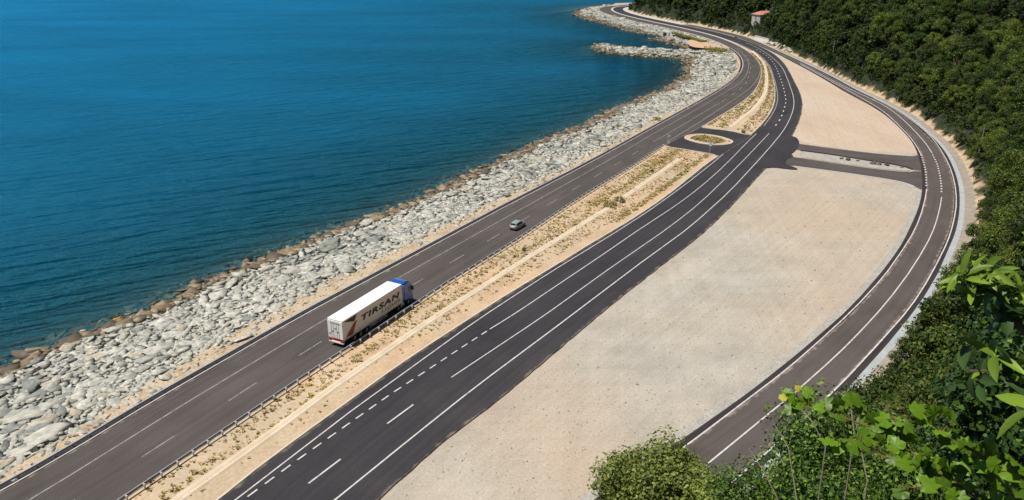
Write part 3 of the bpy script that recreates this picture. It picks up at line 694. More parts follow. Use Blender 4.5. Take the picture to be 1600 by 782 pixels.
# wooded hill
def hill_material():
    m = bpy.data.materials.new('hill_soil'); m.use_nodes = True
    N = m.node_tree.nodes; Lk = m.node_tree.links; b = N['Principled BSDF']
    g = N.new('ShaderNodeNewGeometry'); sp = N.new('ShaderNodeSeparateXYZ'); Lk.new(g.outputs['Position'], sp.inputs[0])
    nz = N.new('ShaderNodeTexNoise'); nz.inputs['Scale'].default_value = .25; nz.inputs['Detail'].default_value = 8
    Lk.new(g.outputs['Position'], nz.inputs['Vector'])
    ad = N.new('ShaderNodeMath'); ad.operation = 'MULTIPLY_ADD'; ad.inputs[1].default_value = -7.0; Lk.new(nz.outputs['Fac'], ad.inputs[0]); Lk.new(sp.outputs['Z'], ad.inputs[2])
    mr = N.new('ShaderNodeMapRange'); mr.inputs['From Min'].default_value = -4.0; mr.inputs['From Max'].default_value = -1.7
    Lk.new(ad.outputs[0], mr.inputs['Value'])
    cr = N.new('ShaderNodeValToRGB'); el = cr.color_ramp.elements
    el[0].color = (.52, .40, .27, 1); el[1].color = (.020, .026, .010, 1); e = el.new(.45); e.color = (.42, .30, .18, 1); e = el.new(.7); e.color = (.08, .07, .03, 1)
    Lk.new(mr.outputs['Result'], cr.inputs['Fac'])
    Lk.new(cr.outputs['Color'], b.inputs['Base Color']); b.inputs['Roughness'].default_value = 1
    n2 = N.new('ShaderNodeTexNoise'); n2.inputs['Scale'].default_value = .9; n2.inputs['Detail'].default_value = 6; Lk.new(g.outputs['Position'], n2.inputs['Vector'])
    bp = N.new('ShaderNodeBump'); bp.inputs['Strength'].default_value = .8; bp.inputs['Distance'].default_value = .7
    Lk.new(n2.outputs['Fac'], bp.inputs['Height']); Lk.new(bp.outputs['Normal'], b.inputs['Normal'])
    return m
M['soil'] = hill_material()
def hkeep(P):
    return hill_z(P)[1] > -6
me, _ = grid_mesh('hillside', np.concatenate([np.arange(-90, 0, 3.0), np.arange(0, 160, 1.5), np.arange(160, 520, 10)]), np.concatenate([np.arange(-90, 30, 3.0), np.arange(30, 300, 1.5), np.arange(300, 820, 3)]),
                  lambda P: hill_z(P)[0], [M['soil']], keep=hkeep)
HILL = struct(link('hillside', me))

# ------------------------------------------------------------------ roads
LC = struct(strip('coast_carriageway', C['LC_left'], C['LC_right'], .100, [M['asphalt_old']], thick=.1, across=4))
_rr = resample(C['RC_right'], 1.2)
_rr = offset(_rr, 0) + np.stack([np.sin(np.arange(len(_rr)) * 1.7) * .06 + RNG.normal(0, .05, len(_rr)), RNG.normal(0, .05, len(_rr))], 1)
RC = struct(strip('new_carriageway', C['RC_left'], _rr, .160, [M['asphalt_new']], thick=.16, across=4, step=1.5))
RR = struct(strip('inner_road', offset(resample(C['RR_left'], 2.), 0.9), offset(resample(C['RR_right'], 2.), -1.0), .100, [M['asphalt_side']], thick=.1, across=4))
sh = strip('shoulder', C['RR_left'], offset(resample(C['RR_left'], 2.), .9), .096, [M['asphalt_shoulder']], thick=.09, parent=RR)
sh = strip('shoulder', offset(resample(C['RR_right'], 2.), -1.0), C['RR_right'], .096, [M['asphalt_shoulder']], thick=.09, parent=RR)
# cross-over through the median
lr = cut(C['LC_right'], 195, 236); rl = cut(C['RC_left'], 186, 226)
struct(strip('median_crossing', offset(lr, -.6), offset(rl, .8), .092, [M['asphalt_new']], across=4))
# two link roads and the dark apron where they meet the new carriageway
UT, UB, LT, LB = (chaikin(C[k]) for k in ('con_u_top', 'con_u_bot', 'con_l_top', 'con_l_bot'))
def lead(P, q0, q1):
    return np.concatenate([[q0], P, [q1]])
LINK1 = struct(strip('link_road', lead(UT, (70, 211), (108.5, 197)), lead(UB, (69.5, 202), (101.0, 177.5)), .088, [M['asphalt_link']], thick=.09, across=3, step=1.5))
LINK2 = struct(strip('link_road', lead(LT, (66, 195), (100.8, 177.2)), lead(LB, (62, 187), (94.5, 160.5)), .084, [M['asphalt_link']], thick=.085, across=3, step=1.5))
ap = np.concatenate([chaikin(C['apron'], 2), cut(offset(resample(C['RC_right'], 1.), -1.5), 181, 214)])
struct(sheet('road_apron', ap, .165, [M['asphalt_new']], thick=.16))
# gravel tongue between the link roads
ISL = np.concatenate([offset(UB, 1.0)[2:-2], (offset(LT, -.6)[2:-3])[::-1]])
struct(sheet('gravel_tongue', ISL, .15, [M['grey_gravel']], thick=.15))
sweep('kerb', UB[2:-2], [(-.12, 0), (.35, 0), (.35, .2), (-.12, .2)], [M['asphalt_shoulder']], parent=LINK1)
sweep('kerb', offset(LB, .2)[2:-3], [(-.12, 0), (.3, 0), (.3, .16), (-.12, .16)], [M['concrete']], parent=LINK2)

# median strips of sand
m_lo_l, m_lo_r = cut(C['LC_right'], None, 203.5), cut(C['RC_left'], None, 191.8)
MED1 = struct(strip('median_sand', m_lo_l, m_lo_r, .112, [M['sand']], across=3))
m_hi_l, m_hi_r = cut(C['LC_right'], 226, 430), cut(C['RC_left'], 215.5, 430)
MED2 = struct(strip('median_sand', m_hi_l, m_hi_r, .112, [M['sand']], across=3))
m_far_l, m_far_r = C['LC_right'], C['RC_left']
MED3 = struct(strip('median_concrete', resample(C['LC_right'], 2.)[np.argmax(resample(C['LC_right'], 2.)[:, 1] > 429):], resample(C['RC_left'], 2.)[np.argmax(resample(C['RC_left'], 2.)[:, 1] > 429):], .172, [M['concrete']], thick=.1))
sweep('kerb', resample(offset(cut(C['LC_left'], None, 420), -.12), 3.0), [(-.05, 0), (.24, 0), (.24, .20), (-.05, .22)], [M['concrete']], parent=LC, z0=.0)
strip('shoulder', offset(cut(C['LC_left'], None, 420), -1.1), offset(cut(C['LC_left'], None, 420), -.12), .09, [M['asphalt_shoulder']], thick=.08, parent=LC)
KP = [(0, 0), (.26, 0), (.26, .24), (0, .24)]
for md, path in ((MED1, offset(m_lo_r, -.30)), (MED2, offset(m_hi_r, -.30)), (MED2, offset(m_hi_l, .05)),
                 (MED1, chaikin(C['med_end'], 1)), (MED2, chaikin(C['med2_end'], 1))):
    sweep('kerb', resample(path, 2.0), KP, [M['kerb']], parent=md, z0=.0)
SW = [(-.95, .0), (-.55, .26), (-.18, .22), (.15, .12), (.5, .2), (.8, .0)]
sweep('drain_channel', resample(C['swale'], 2.0), [(a * .85, b) for a, b in SW], [M['sand_pale']], parent=MED1, z0=.1)
sweep('drain_channel', resample(C['swale2'], 2.0), [(a * .9, b) for a, b in SW], [M['sand_pale']], parent=MED2, z0=.1)
# oval island in the crossing
isl = smooth_closed(C['island'], 2)
ISLAND = struct(sheet('oval_island', isl, .20, [M['sand']], thick=.12))
sweep('kerb', isl, [(-.35, 0), (.12, 0), (.12, .26), (-.35, .26)], [M['kerb']], parent=ISLAND, closed_path=True)

# gutter and gravel verge beside the inner road, at the foot of the hill
g0 = cut(C['RR_right'], None, 420)
struct(strip('gutter', offset(g0, .0), offset(g0, .95), .05, [M['concrete_blue']]))
struct(strip('gravel_verge', offset(g0, .95), offset(g0, 4.2), .03, [M['verge_gravel']]))
g1 = cut(C['RR_left'], None, 162)
struct(strip('gravel_edge', offset(g1, -1.1), offset(g1, .05), .02, [M['grey_gravel']]))
g2 = resample(C['RC_right'], 3.)
g2 = g2[np.argmax(g2[:, 1] > 470):]
struct(strip('concrete_verge', offset(g2, 0), offset(g2, 6.5), .05, [M['concrete']]))
g3 = cut(C['RC_right'], 395, 475)
struct(strip('gravel_edge', offset(g3, 0), offset(g3, 1.2), .05, [M['grey_gravel']]))

# ---- painted markings
def line(path, w, z, road, mat='line', name='edge_line'):
    p = resample(path, 1.5)
    return strip(name, offset(p, -w / 2), offset(p, w / 2), z, [M[mat]], parent=road, step=1.5)

def dashes(path, start, on, period, w, z, road, n, mat='line', name='lane_dash'):
    p = resample(path, .25)
    s = np.r_[0, np.cumsum(np.hypot(*np.diff(p, axis=0).T))]
    for k in range(n):
        a = start + k * period
        if a + on > s[-1]: break
        q = np.stack([np.interp(np.linspace(a, a + on, 5), s, p[:, i]) for i in (0, 1)], 1)
        strip(name, offset(q, -w / 2), offset(q, w / 2), z, [M[mat]], parent=road, step=2)

def dash_from(path, pt):
    p = resample(path, .25)
    i = int(np.argmin(np.hypot(p[:, 0] - pt[0], p[:, 1] - pt[1])))
    return i * .25

zl, zr, zi = .1055, .1655, .1055
line(C['l_LC_left'], .17, zl, LC, 'line_dull')
line(C['l_LC_lane2'], .16, zl, LC, 'line_dull', 'lane_line')
line(C['l_LC_right2'], .18, zl, LC, 'line_dull')
lane = np.array([(-57.5, 31.5), (-39, 66.7), (-31.5, 81.7), (-26, 92.2), (-15.3, 112), (-4.0, 131.2), (6.9, 150.6), (17.5, 169.4), (28.5, 188.3), (38.8, 206.7)])
lane = chaikin(lane, 2)
dashes(lane, dash_from(lane, (-39.0, 66.7)) - 24, 4.5, 12.05, .15, zl, LC, 20, 'line_dull')
l2 = chaikin(np.array([(71.6, 264.1), (79.5, 278), (91.5, 302), (100.5, 328), (108.2, 352), (114, 377), (118, 400), (120.5, 420)]), 2)
dashes(l2, 3, 6, 14, .2, zl, LC, 12, 'line_dull')
line(C['l_RC1'], .16, zr, RC)
line(C['l_RC1b'], .30, zr, RC, 'line_dull')
line(C['l_RC2'], .16, zr, RC, 'line', 'lane_line')
line(C['l_RC3'], .155, zr, RC, 'line', 'lane_line')
line(C['l_RC4'], .19, zr, RC)
rc2 = np.array([(-45.5, 26.5), (-25.8, 60.5), (-22.6, 66), (-18.5, 72.6), (-14.5, 79), (-10, 85.6), (-6.2, 91.2), (-3.1, 95.7)])
dashes(rc2, dash_from(rc2, (-25.8, 60.5)) - 22.2 * 1, 1.25, 2.22, .18, zr, RC, 29)
rc3 = np.array([(-40.0, 30.5), (-20.4, 62.4), (-18, 66.3), (-14.1, 72.7), (-11.6, 76.6), (-7.6, 82.7)])
dashes(rc3, dash_from(rc3, (-20.4, 62.4)) - 24.2, 4.6, 12.1, .19, zr, RC, 4)
rc3b = chaikin(np.array([(74.3, 217.4), (81.2, 231.4), (84.5, 238.4), (90.7, 253.8), (96.2, 268.4), (100.6, 283.2), (104.6, 297.1), (108.6, 311.4), (114, 331.5), (119.4, 352.5), (123, 368.3), (125.8, 383.9), (127.6, 397.7), (129, 417.6)]), 2)
dashes(rc3b, 11.5, 2.2, 7.6, .35, zr, RC, 30)
line(C['l_RR1'], .18, zi, RR); line(C['l_RR1b'], .24, zi, RR)
line(C['l_RR2'], .18, zi, RR, 'line', 'centre_line'); line(C['l_RR2b'], .22, zi, RR, 'line', 'centre_line'); line(C['l_RR3'], .20, zi, RR)
d1 = np.array([(106.1, 193.5), (105.4, 191.5), (100.3, 179.7), (96.5, 171.6), (92.6, 163.8)])
dashes(d1, .8, 1.0, 2.45, .32, zi, RR, 13)
d2 = np.array([(109.4, 194.0), (105.7, 184.5), (101.0, 174.1), (96.5, 164.8), (92.9, 157.9)])
dashes(d2, .8, 1.0, 2.33, .32, zi, RR, 16)

# ------------------------------------------------------------------ the stones of the shore
def rock_hull(seed, flat=.6, npts=10):
    r = random.Random(seed)
    bm = bmesh.new()
    for _ in range(npts):
        v = Vector((r.gauss(0, 1), r.gauss(0, 1), r.gauss(0, 1))).normalized()
        # blocky: push towards a box
        q = Vector(tuple(math.copysign(abs(c) ** .38, c) for c in v)) * r.uniform(.72, 1.15)
        bm.verts.new((q.x, q.y * r.uniform(.62, .85), q.z * flat))
    res = bmesh.ops.convex_hull(bm, input=bm.verts[:])
    loose = [v for v in bm.verts if not v.link_faces]
    bmesh.ops.delete(bm, geom=loose, context='VERTS')
    bmesh.ops.triangulate(bm, faces=bm.faces[:])
    bm.verts.index_update()
    V = np.array([v.co[:] for v in bm.verts]); T = np.array([[v.index for v in f.verts] for f in bm.faces])
    bm.free()
    return V, T
ROCKS = [rock_hull(100 + i, random.uniform(.45, .8)) for i in range(16)]
SLABS = [rock_hull(300 + i, random.uniform(.28, .4)) for i in range(8)]

def stone_field():
    """positions on the shore: jittered grid laid along the bank"""
    step = .90
    gx = np.arange(-150, 126, step); gy = np.arange(30, 790, step)
    X, Y = np.meshgrid(gx, gy)
    P = np.stack([X.ravel(), Y.ravel()], 1) + RNG.uniform(-.5, .5, (X.size, 2)) * step * .85
    # quick reject to the band near the shore
    z, ds, land, up = shore_z(P)
    dtop = dist_poly(P, TOP)[0]
    keep = (land & ~up) | (up & (dtop < 3.0) & (RNG.random(len(P)) < 1.05 - dtop / 4.2) & (P[:, 1] < 330)) | (~land & (ds < 7.0) & (RNG.random(len(P)) < np.clip(1.0 - ds / 9, 0, 1)))
    keep &= ~((P[:, 1] > 330) & (RNG.random(len(P)) < .5))
    z = np.where(up, -.02, z)
    return P[keep], z[keep], ds[keep], land[keep], dtop[keep]

SP, SZ, SD, SL, ST = stone_field()
nst = len(SP)
size = np.clip(RNG.lognormal(math.log(.50), .44, nst), .22, 1.25)
size = np.where(RNG.random(nst) < .04, size * 1.7, size)
size = np.where((ST < 3.2) & (SZ > -.1), size * np.clip(1.05 - ST * .16, .5, 1), size)
size = np.where(SP[:, 1] > 330, size * 1.35, size)
slab = (RNG.random(nst) < .30) & (size > .45) & (ST > 2)
size = np.where(slab, size * 1.35, size)
near_w = SL & (SD < 3.6 + 2.2 * np.sin(SP[:, 1] * .13) * np.sin(SP[:, 0] * .21 + 1) + RNG.normal(0, .6, nst))
size = np.where(near_w & ~slab, size * 1.1, size)
wet = near_w | ~SL
# image order: nearer and larger first; stones outside the picture go into the mass
dcam = np.sqrt(SP[:, 0] ** 2 + SP[:, 1] ** 2 + (SZ - CAM_H) ** 2)
depth_ax = SP[:, 1] * math.cos(PITCH) - (SZ - CAM_H) * math.sin(PITCH)
upc = SP[:, 1] * math.sin(PITCH) + (SZ - CAM_H) * math.cos(PITCH)
inframe = (np.abs(SP[:, 0] / depth_ax) < 800 / 1193.2) & (np.abs(upc / depth_ax) < 391 / 1193.2) & SL
score = np.where(inframe, size / dcam, -1)
first = set(np.argsort(-score)[:300].tolist())
patch = np.sin(SP[:, 0] * .16 + 2 * np.sin(SP[:, 1] * .07)) * np.cos(SP[:, 1] * .12)
pick = RNG.random(nst)
mi = np.select([pick < .30, pick < .52, pick < .66, pick < .80, pick < .86, pick < .93], [0, 1, 2, 3, 4, 5], 6)
mi = np.where((patch > .35) & (RNG.random(nst) < .5), np.where(RNG.random(nst) < .5, 2, 6), mi)
mi = np.where((patch < -.55) & (RNG.random(nst) < .4), 4, mi)
wi = RNG.integers(0, 3, nst)
yaw = RNG.uniform(0, 2 * math.pi, nst)
bankdir = math.atan2(.89, .46)
yaw = np.where(slab, bankdir + RNG.normal(0, .35, nst), yaw)
tilt = RNG.normal(0, .22, (nst, 2)) * np.where(slab, .35, .6)[:, None]
proto_mesh = {}
Vs, Fs, Ms = [], [], []
base = 0
shore_mats = STONES + WET
for i in range(nst):
    lib, k = (SLABS, i % len(SLABS)) if slab[i] else (ROCKS, i % len(ROCKS))
    V, T = lib[k]
    mat_i = len(STONES) + int(wi[i]) if wet[i] else int(mi[i])
    asp = 1.35 if slab[i] else 1.0
    S = np.array([size[i] * asp, size[i], size[i] * .62])
    zc = SZ[i] + size[i] * (.02 if not slab[i] else .05)
    if not SL[i]: zc = SZ[i] + .05
    if i in first:
        key = (slab[i], k, mat_i)
        if key not in proto_mesh:
            proto_mesh[key] = quick_mesh('stone', V, T, [shore_mats[mat_i]])
        link('stone', proto_mesh[key], SHORE_OBJ, (SP[i, 0], SP[i, 1], zc), (tilt[i, 0], tilt[i, 1], yaw[i]), S)
    else:
        cz, sz_ = math.cos(yaw[i]), math.sin(yaw[i])
        q = V * S
        q = np.stack([q[:, 0], q[:, 1] - tilt[i, 0] * q[:, 2], q[:, 2] + tilt[i, 0] * q[:, 1] - tilt[i, 1] * q[:, 0]], 1)
        q = np.stack([q[:, 0] * cz - q[:, 1] * sz_, q[:, 0] * sz_ + q[:, 1] * cz, q[:, 2]], 1) + (SP[i, 0], SP[i, 1], zc)
        Vs.append(q); Fs.append(T + base); Ms.append(np.full(len(T), mat_i)); base += len(V)
rest = link('stones', quick_mesh('stones', np.concatenate(Vs), np.concatenate(Fs), shore_mats, np.concatenate(Ms)), SHORE_OBJ)
rest['kind'] = 'stuff'

# pebbles and clods lying on the gravel
def scatter_mass(name, polys, n, smin, smax, z, mats, lib, label, cat, seed):
    rg = np.random.default_rng(seed)
    V_, F_, M_ = [], [], []; b_ = 0
    for poly, share in polys:
        lo, hi = poly.min(0), poly.max(0)
        P = rg.uniform(lo, hi, (int(n * share * 4), 2)); P = P[inside(P, poly)][:int(n * share)]
        for q in P:
            V, T = lib[rg.integers(len(lib))]
            s = rg.uniform(smin, smax) * (1 + 1.2 * (rg.random() < .06))
            a = rg.uniform(0, 6.28); ca, sa = math.cos(a), math.sin(a)
            w = V * s
            w = np.stack([w[:, 0] * ca - w[:, 1] * sa + q[0], w[:, 0] * sa + w[:, 1] * ca + q[1], w[:, 2] * .7 + z], 1)
            V_.append(w); F_.append(T + b_); M_.append(np.full(len(T), rg.integers(len(mats)))); b_ += len(V)
    o = link(name, quick_mesh(name, np.concatenate(V_), np.concatenate(F_), mats, np.concatenate(M_)))
    tag(o, label, cat, kind='stuff')
    return o
lot = np.concatenate([cut(offset(resample(C['RC_right'], 2.), .4), 40, 180), [[76, 176], [89, 166]], cut(offset(resample(C['RR_left'], 2.), -.6), 56, 160)[::-1]])
scatter_mass('loose_stones', [(lot, .8), (wedge, .2)], 3200, .04, .12, .02, [STONES[0], STONES[4], STONES[5], M['gravel']], ROCKS[:6], 'loose pebbles and clods scattered over the gravel ground', 'pebbles', 5)
scatter_mass('verge_stones', [(np.concatenate([offset(cut(TOP, 50, 240), .1), offset(cut(C['LC_left'], 50, 240), -1.0)[::-1]]), 1.0)], 1500, .10, .3, .03, [STONES[5], STONES[0], M['verge']], ROCKS[:6], 'small rubble along the sandy verge behind the sea side guard rail', 'rubble', 6)

# a few big rocks on the gravel tongue between the link roads
for k, (x, y, s) in enumerate([(83.6, 188.6, .6), (84.8, 187.6, .95), (86.9, 186.6, .45), (89.6, 184.0, 1.0), (90.6, 183.2, .95), (92.2, 182.4, .8), (95.0, 180.4, .5)]):
    V, T = ROCKS[(k * 3) % 16]
    o = link('dark_rock', quick_mesh('dark_rock', V, T, [WET[2]]), None, (x, y, .15 + s * .25), (0, 0, k), (s, s, s * .8))
    tag(o, ['small dark rock nearest the new carriageway on the gravel tongue', 'dark rock beside the small one at the west end of the gravel tongue', 'little dark stone alone mid way on the gravel tongue',
            'largest dark rock in the middle of the gravel tongue', 'dark rock just east of the largest on the gravel tongue', 'third dark rock east of the largest on the gravel tongue', 'small dark rock at the east tip of the gravel tongue'][k], 'rock', 'dark rocks between the link roads')
# dark stones on the oval island's edge
for k, (x, y, s) in enumerate([(50.3, 210.4, .55), (51.3, 208.9, .6), (55.1, 215.0, .45), (55.4, 204.9, .5), (60.1, 207.3, .4)]):
    V, T = ROCKS[(k * 5 + 1) % 16]
    o = link('dark_rock', quick_mesh('dark_rock', V, T, [WET[2]]), None, (x, y, .2 + s * .2), (0, 0, k), (s, s * .8, s * .6))
    tag(o, ['dark stone at the west tip of the oval island', 'second dark stone from the west tip of the oval island', 'dark stone on the far rim of the oval island',
            'dark stone on the near rim of the oval island', 'dark stone at the east tip of the oval island'][k], 'rock', 'dark stones on the oval island')
# pale quarry rocks at the foot of the hill north of the inner road
rk = 0
for k in range(26):
    t = k / 25
    x = 139.5 + 3.5 * math.sin(t * 3) + RNG.uniform(-.8, .8); y = 398 + 34 * t + RNG.uniform(-.8, .8)
    s = RNG.uniform(1.1, 2.2)
    V, T = ROCKS[int(RNG.integers(16))]
    o = link('pale_rock', quick_mesh('pale_rock', V, T, [STONES[[2, 0, 6][k % 3]]]), None, (x + 2.2, y, .6 + s * .3), (0, 0, k), (s, s, s * .85))
    tag(o, 'pale quarry rock heaped at the foot of the wooded hill beside the inner road', 'rock', 'pale rocks heaped at the foot of the hill')

# ------------------------------------------------------------------ guard rails
def guardrail(path, side, label, zb=.02, post_step=2.0):
    """path: line of the beam; side +1: traffic face looks to the right of travel"""
    p = resample(path, 1.0)
    o0 = empty('guard_rail', (p[0, 0], p[0, 1], zb))
    tag(o0, label, 'guard rail', 'guard rails of the coast carriageway')
    W_ = [(.0, .42), (.085, .47), (.085, .53), (.015, .585), (.085, .64), (.085, .70), (.0, .75), (-.02, .745), (.06, .69), (.06, .65), (-.01, .585), (.06, .52), (.06, .48), (-.02, .43)]
    prof = [(side * a * 1.25, b) for a, b in W_]
    bm = sweep('beam', p - p[0], prof, [M['galv']], parent=o0)
    q = resample(path, post_step)
    tn = tangents(q)
    post = MB().box(-.05, .05, -.055, .055, 0, .72).mesh('post', [M['galv_dark']])
    spacer = MB().box(-.06, .06, -.17, .12, .47, .74, 0).mesh('spacer', [M['galv']])
    for i in range(len(q)):
        a = math.atan2(tn[i, 1], tn[i, 0])
        nx, ny = tn[i, 1] * side, -tn[i, 0] * side
        c = q[i] - p[0]
        po = link('post', post, o0, (c[0] - nx * .22, c[1] - ny * .22, 0), (0, 0, a))
        sp = link('spacer', spacer, po, (0, 0, 0), (0, 0, 0 if side > 0 else math.pi))
    return o0
guardrail(offset(cut(C['LC_left'], 40, 330), -.30), 1, 'long grey steel guard rail on the sea side of the road')
guardrail(offset(cut(C['LC_right'], 40, 200), .30), -1, 'grey steel guard rail along the sandy median beside the lorry', zb=.1)

# ------------------------------------------------------------------ dry tufts of the median
def tuft_proto(seed, n, h, r, spread):
    rg = np.random.default_rng(seed); V = []; F_ = []
    for k in range(n):
        a = rg.uniform(0, 6.28); d = rg.uniform(0, r); hh = h * rg.uniform(.5, 1.0); w = .05 + .06 * rg.random()
        b = np.array([math.cos(a) * d, math.sin(a) * d, 0]); lean = np.array([math.cos(a), math.sin(a), 0]) * spread * rg.uniform(.3, 1)
        s = np.array([-math.sin(a + rg.normal(0, .6)), math.cos(a), 0]) * w
        i0 = len(V)
        V += [b - s, b + s, b + lean * .55 + s * .7 + [0, 0, hh * .7], b + lean + [0, 0, hh], b + lean * .55 - s * .7 + [0, 0, hh * .7]]
        F_.append([i0, i0 + 1, i0 + 2]); F_.append([i0, i0 + 2, i0 + 4]); F_.append([i0 + 4, i0 + 2, i0 + 3])
    return np.array(V), np.array(F_)
TUFTS = [tuft_proto(i, 9, .24, .17, .26) for i in range(6)]
DRY = [leaf_mat('dry_tuft_brown', (.27, .20, .11), 0, .9, .1, .15), leaf_mat('dry_tuft_straw', (.42, .325, .15), 0, .9, .1, .15), leaf_mat('dry_tuft_olive', (.25, .215, .09), 0, .9, .1, .15), leaf_mat('grass_yellow_green', (.30, .27, .06), 0, .9, .1, .15), leaf_mat('grass_green', (.14, .19, .04), 0, .9, .1, .15)]

def tuft_mass(name, pts, z, kinds, sizes, label):
    V_, F_, M_ = [], [], []; b_ = 0
    for q, kd, s in zip(pts, kinds, sizes):
        V, T = TUFTS[int(RNG.integers(len(TUFTS)))]
        a = RNG.uniform(0, 6.28); ca, sa = math.cos(a), math.sin(a); w = V * s
        V_.append(np.stack([w[:, 0] * ca - w[:, 1] * sa + q[0], w[:, 0] * sa + w[:, 1] * ca + q[1], w[:, 2] + z], 1)); F_.append(T + b_); M_.append(np.full(len(T), kd)); b_ += len(V)
    o = link(name, quick_mesh(name, np.concatenate(V_), np.concatenate(F_), DRY, np.concatenate(M_)))
    return tag(o, label, 'dry plants', kind='stuff')

def band(Lp, Rp, n, lo, hi, power=1.0):
    """n random points between two edges at fraction lo..hi across"""
    A = resample_n(Lp, 400); B = resample_n(Rp, 400)
    u = RNG.random(n); t = RNG.uniform(lo, hi, n)
    i = np.clip((u * 399).astype(int), 0, 398); f_ = u * 399 - i
    a = A[i] * (1 - f_[:, None]) + A[i + 1] * f_[:, None]; b = B[i] * (1 - f_[:, None]) + B[i + 1] * f_[:, None]
    return a * (1 - t[:, None]) + b * t[:, None], u, t
pts, kinds, sizes = [], [], []
ml, mr_ = cut(C['LC_right'], 55, 203), cut(C['RC_left'], 55, 191.5)
P, u, t = band(ml, mr_, 9000, .08, .52)
den = .16 + .62 * u + .35 * np.sin(u * 34) * np.sin(t * 20 + u * 9)
k = RNG.random(len(P)) < den
pts.append(P[k]); kinds.append(RNG.choice([0, 1, 2, 3], k.sum(), p=[.18, .46, .16, .20])); sizes.append(RNG.lognormal(-.6, .4, k.sum()))
P, u, t = band(ml, mr_, 5200, .58, .82)
k = RNG.random(len(P)) < np.clip((u - .18) * 1.4, .06, .9) * (.6 + .4 * np.sin(u * 50))
pts.append(P[k]); kinds.append(RNG.choice([0, 1, 2], k.sum(), p=[.38, .37, .25])); sizes.append(RNG.lognormal(-.7, .4, k.sum()))
P, u, t = band(ml, mr_, 1400, .79, .88)
k = (u > .62) & (RNG.random(len(P)) < .75)
pts.append(P[k]); kinds.append(RNG.choice([1, 3, 4, 2], k.sum(), p=[.4, .3, .12, .18])); sizes.append(RNG.uniform(.7, 1.4, k.sum()))
P, u, t = band(ml, mr_, 900, .26, .36)
k = (u > .66) & (RNG.random(len(P)) < .7)
pts.append(P[k]); kinds.append(RNG.choice([1, 3, 2], k.sum(), p=[.5, .3, .2])); sizes.append(RNG.uniform(.8, 1.5, k.sum()))
P, u, t = band(ml, mr_, 260, .52, .62)
pts.append(P); kinds.append(RNG.choice([0, 2], len(P))); sizes.append(RNG.uniform(.4, .9, len(P)))
tuft_mass('dry_plants', np.concatenate(pts), .11, np.concatenate(kinds), np.concatenate(sizes), 'sparse dry tufts dotted over the long sandy median')
pts, kinds, sizes = [], [], []
ml2, mr2 = cut(C['LC_right'], 228, 400), cut(C['RC_left'], 218, 400)
P, u, t = band(ml2, mr2, 7000, .04, .96)
stripe = np.sin(t * 26 + 2 * np.sin(u * 6))
k = (np.abs(t - .55) > .09) & (RNG.random(len(P)) < .35 + .5 * (stripe > 0)) & ((u < .75) | (RNG.random(len(P)) < .5))
gp = np.sin(u * 17 + t * 5)
kd = np.where(RNG.random(len(P)) < .5, 1, np.where(RNG.random(len(P)) < .55, 2, 0)); kd = np.where((gp > .45) & (RNG.random(len(P)) < .6), 3, kd)
kd = np.where((t < .25) & (u > .12) & (u < .34) & (RNG.random(len(P)) < .8), np.where(RNG.random(len(P)) < .55, 4, 3), kd)
pts.append(P[k]); kinds.append(kd[k]); sizes.append(RNG.uniform(.6, 1.4, k.sum()))
tuft_mass('dry_plants', np.concatenate(pts), .11, np.concatenate(kinds), np.concatenate(sizes), 'dense dry grass in rows on the far median beyond the crossing')
q = isl.mean(0) + (isl - isl.mean(0)) * .72
P = RNG.uniform(q.min(0), q.max(0), (900, 2)); P = P[inside(P, q)][:380]
tuft_mass('dry_plants', P, .2, RNG.choice([1, 2, 3], len(P), p=[.5, .3, .2]), RNG.uniform(.7, 1.4, len(P)), 'yellow dry grass on the oval island in the crossing')
# grass on the bank behind the culvert
P = np.array([[RNG.uniform(0, 1), RNG.uniform(-1, 1)] for _ in range(900)])
a0, a1 = np.array([103.5, 500.]), np.array([111.5, 448.])
dv = a1 - a0
pp = a0 + P[:, :1] * dv + np.stack([np.full(900, -1.), np.full(900, -.2)], 1) * (2.2 + P[:, 1:] * 1.8)
tuft_mass('green_grass', pp, .05, RNG.choice([3, 4, 2], 900, p=[.45, .4, .15]), RNG.uniform(1.6, 3.2, 900), 'green grass growing on the bank beside the culvert')
pp2 = np.stack([RNG.normal(107.5, 3.0, 350), RNG.normal(411, 5, 350)], 1)
tuft_mass('green_grass', pp2, .02, RNG.choice([3, 4, 2], 350), RNG.uniform(1.2, 2.4, 350), 'small patch of green grass at the outer bend of the coast road')
# bare orange earth at the outer bend
eb = smooth_closed(np.array([(97, 425), (99, 447), (104, 462), (109, 455), (114.2, 432), (113.5, 418), (108, 418), (102, 420)]), 2)
struct(sheet('bare_earth', eb, .028, [ramp_mat('orange_earth', [(.50, .31, .20), (.56, .38, .26)], scale=.2, speck=.15)]))

# ------------------------------------------------------------------ small bushes on the median and beside the road
def leaf_cloud(rg, n, centers, radius, leaf, up=.25, flat=1.0):
    """n leaf quads around clump centres; returns V,F"""
    c = centers[rg.integers(len(centers), size=n)]
    d = rg.normal(size=(n, 3)); d /= np.linalg.norm(d, axis=1)[:, None]
    r = radius * rg.random(n) ** .45
    p = c[:, :3] + d * (r * c[:, 3])[:, None] * np.array([1, 1, flat])
    nrm = d + rg.normal(0, .55, (n, 3)) + np.array([0, 0, up]); nrm /= np.linalg.norm(nrm, axis=1)[:, None]
    t = np.cross(nrm, rg.normal(size=(n, 3))); t /= np.linalg.norm(t, axis=1)[:, None]
    b = np.cross(nrm, t)
    s = leaf * rg.uniform(.6, 1.3, n)[:, None]
    V = np.stack([p - t * s, p - b * s * .55 + nrm * s * .12, p + t * s, p + b * s * .55 + nrm * s * .12], 1).reshape(-1, 3)
    F_ = np.arange(4 * n).reshape(n, 4)
    return V, F_, p

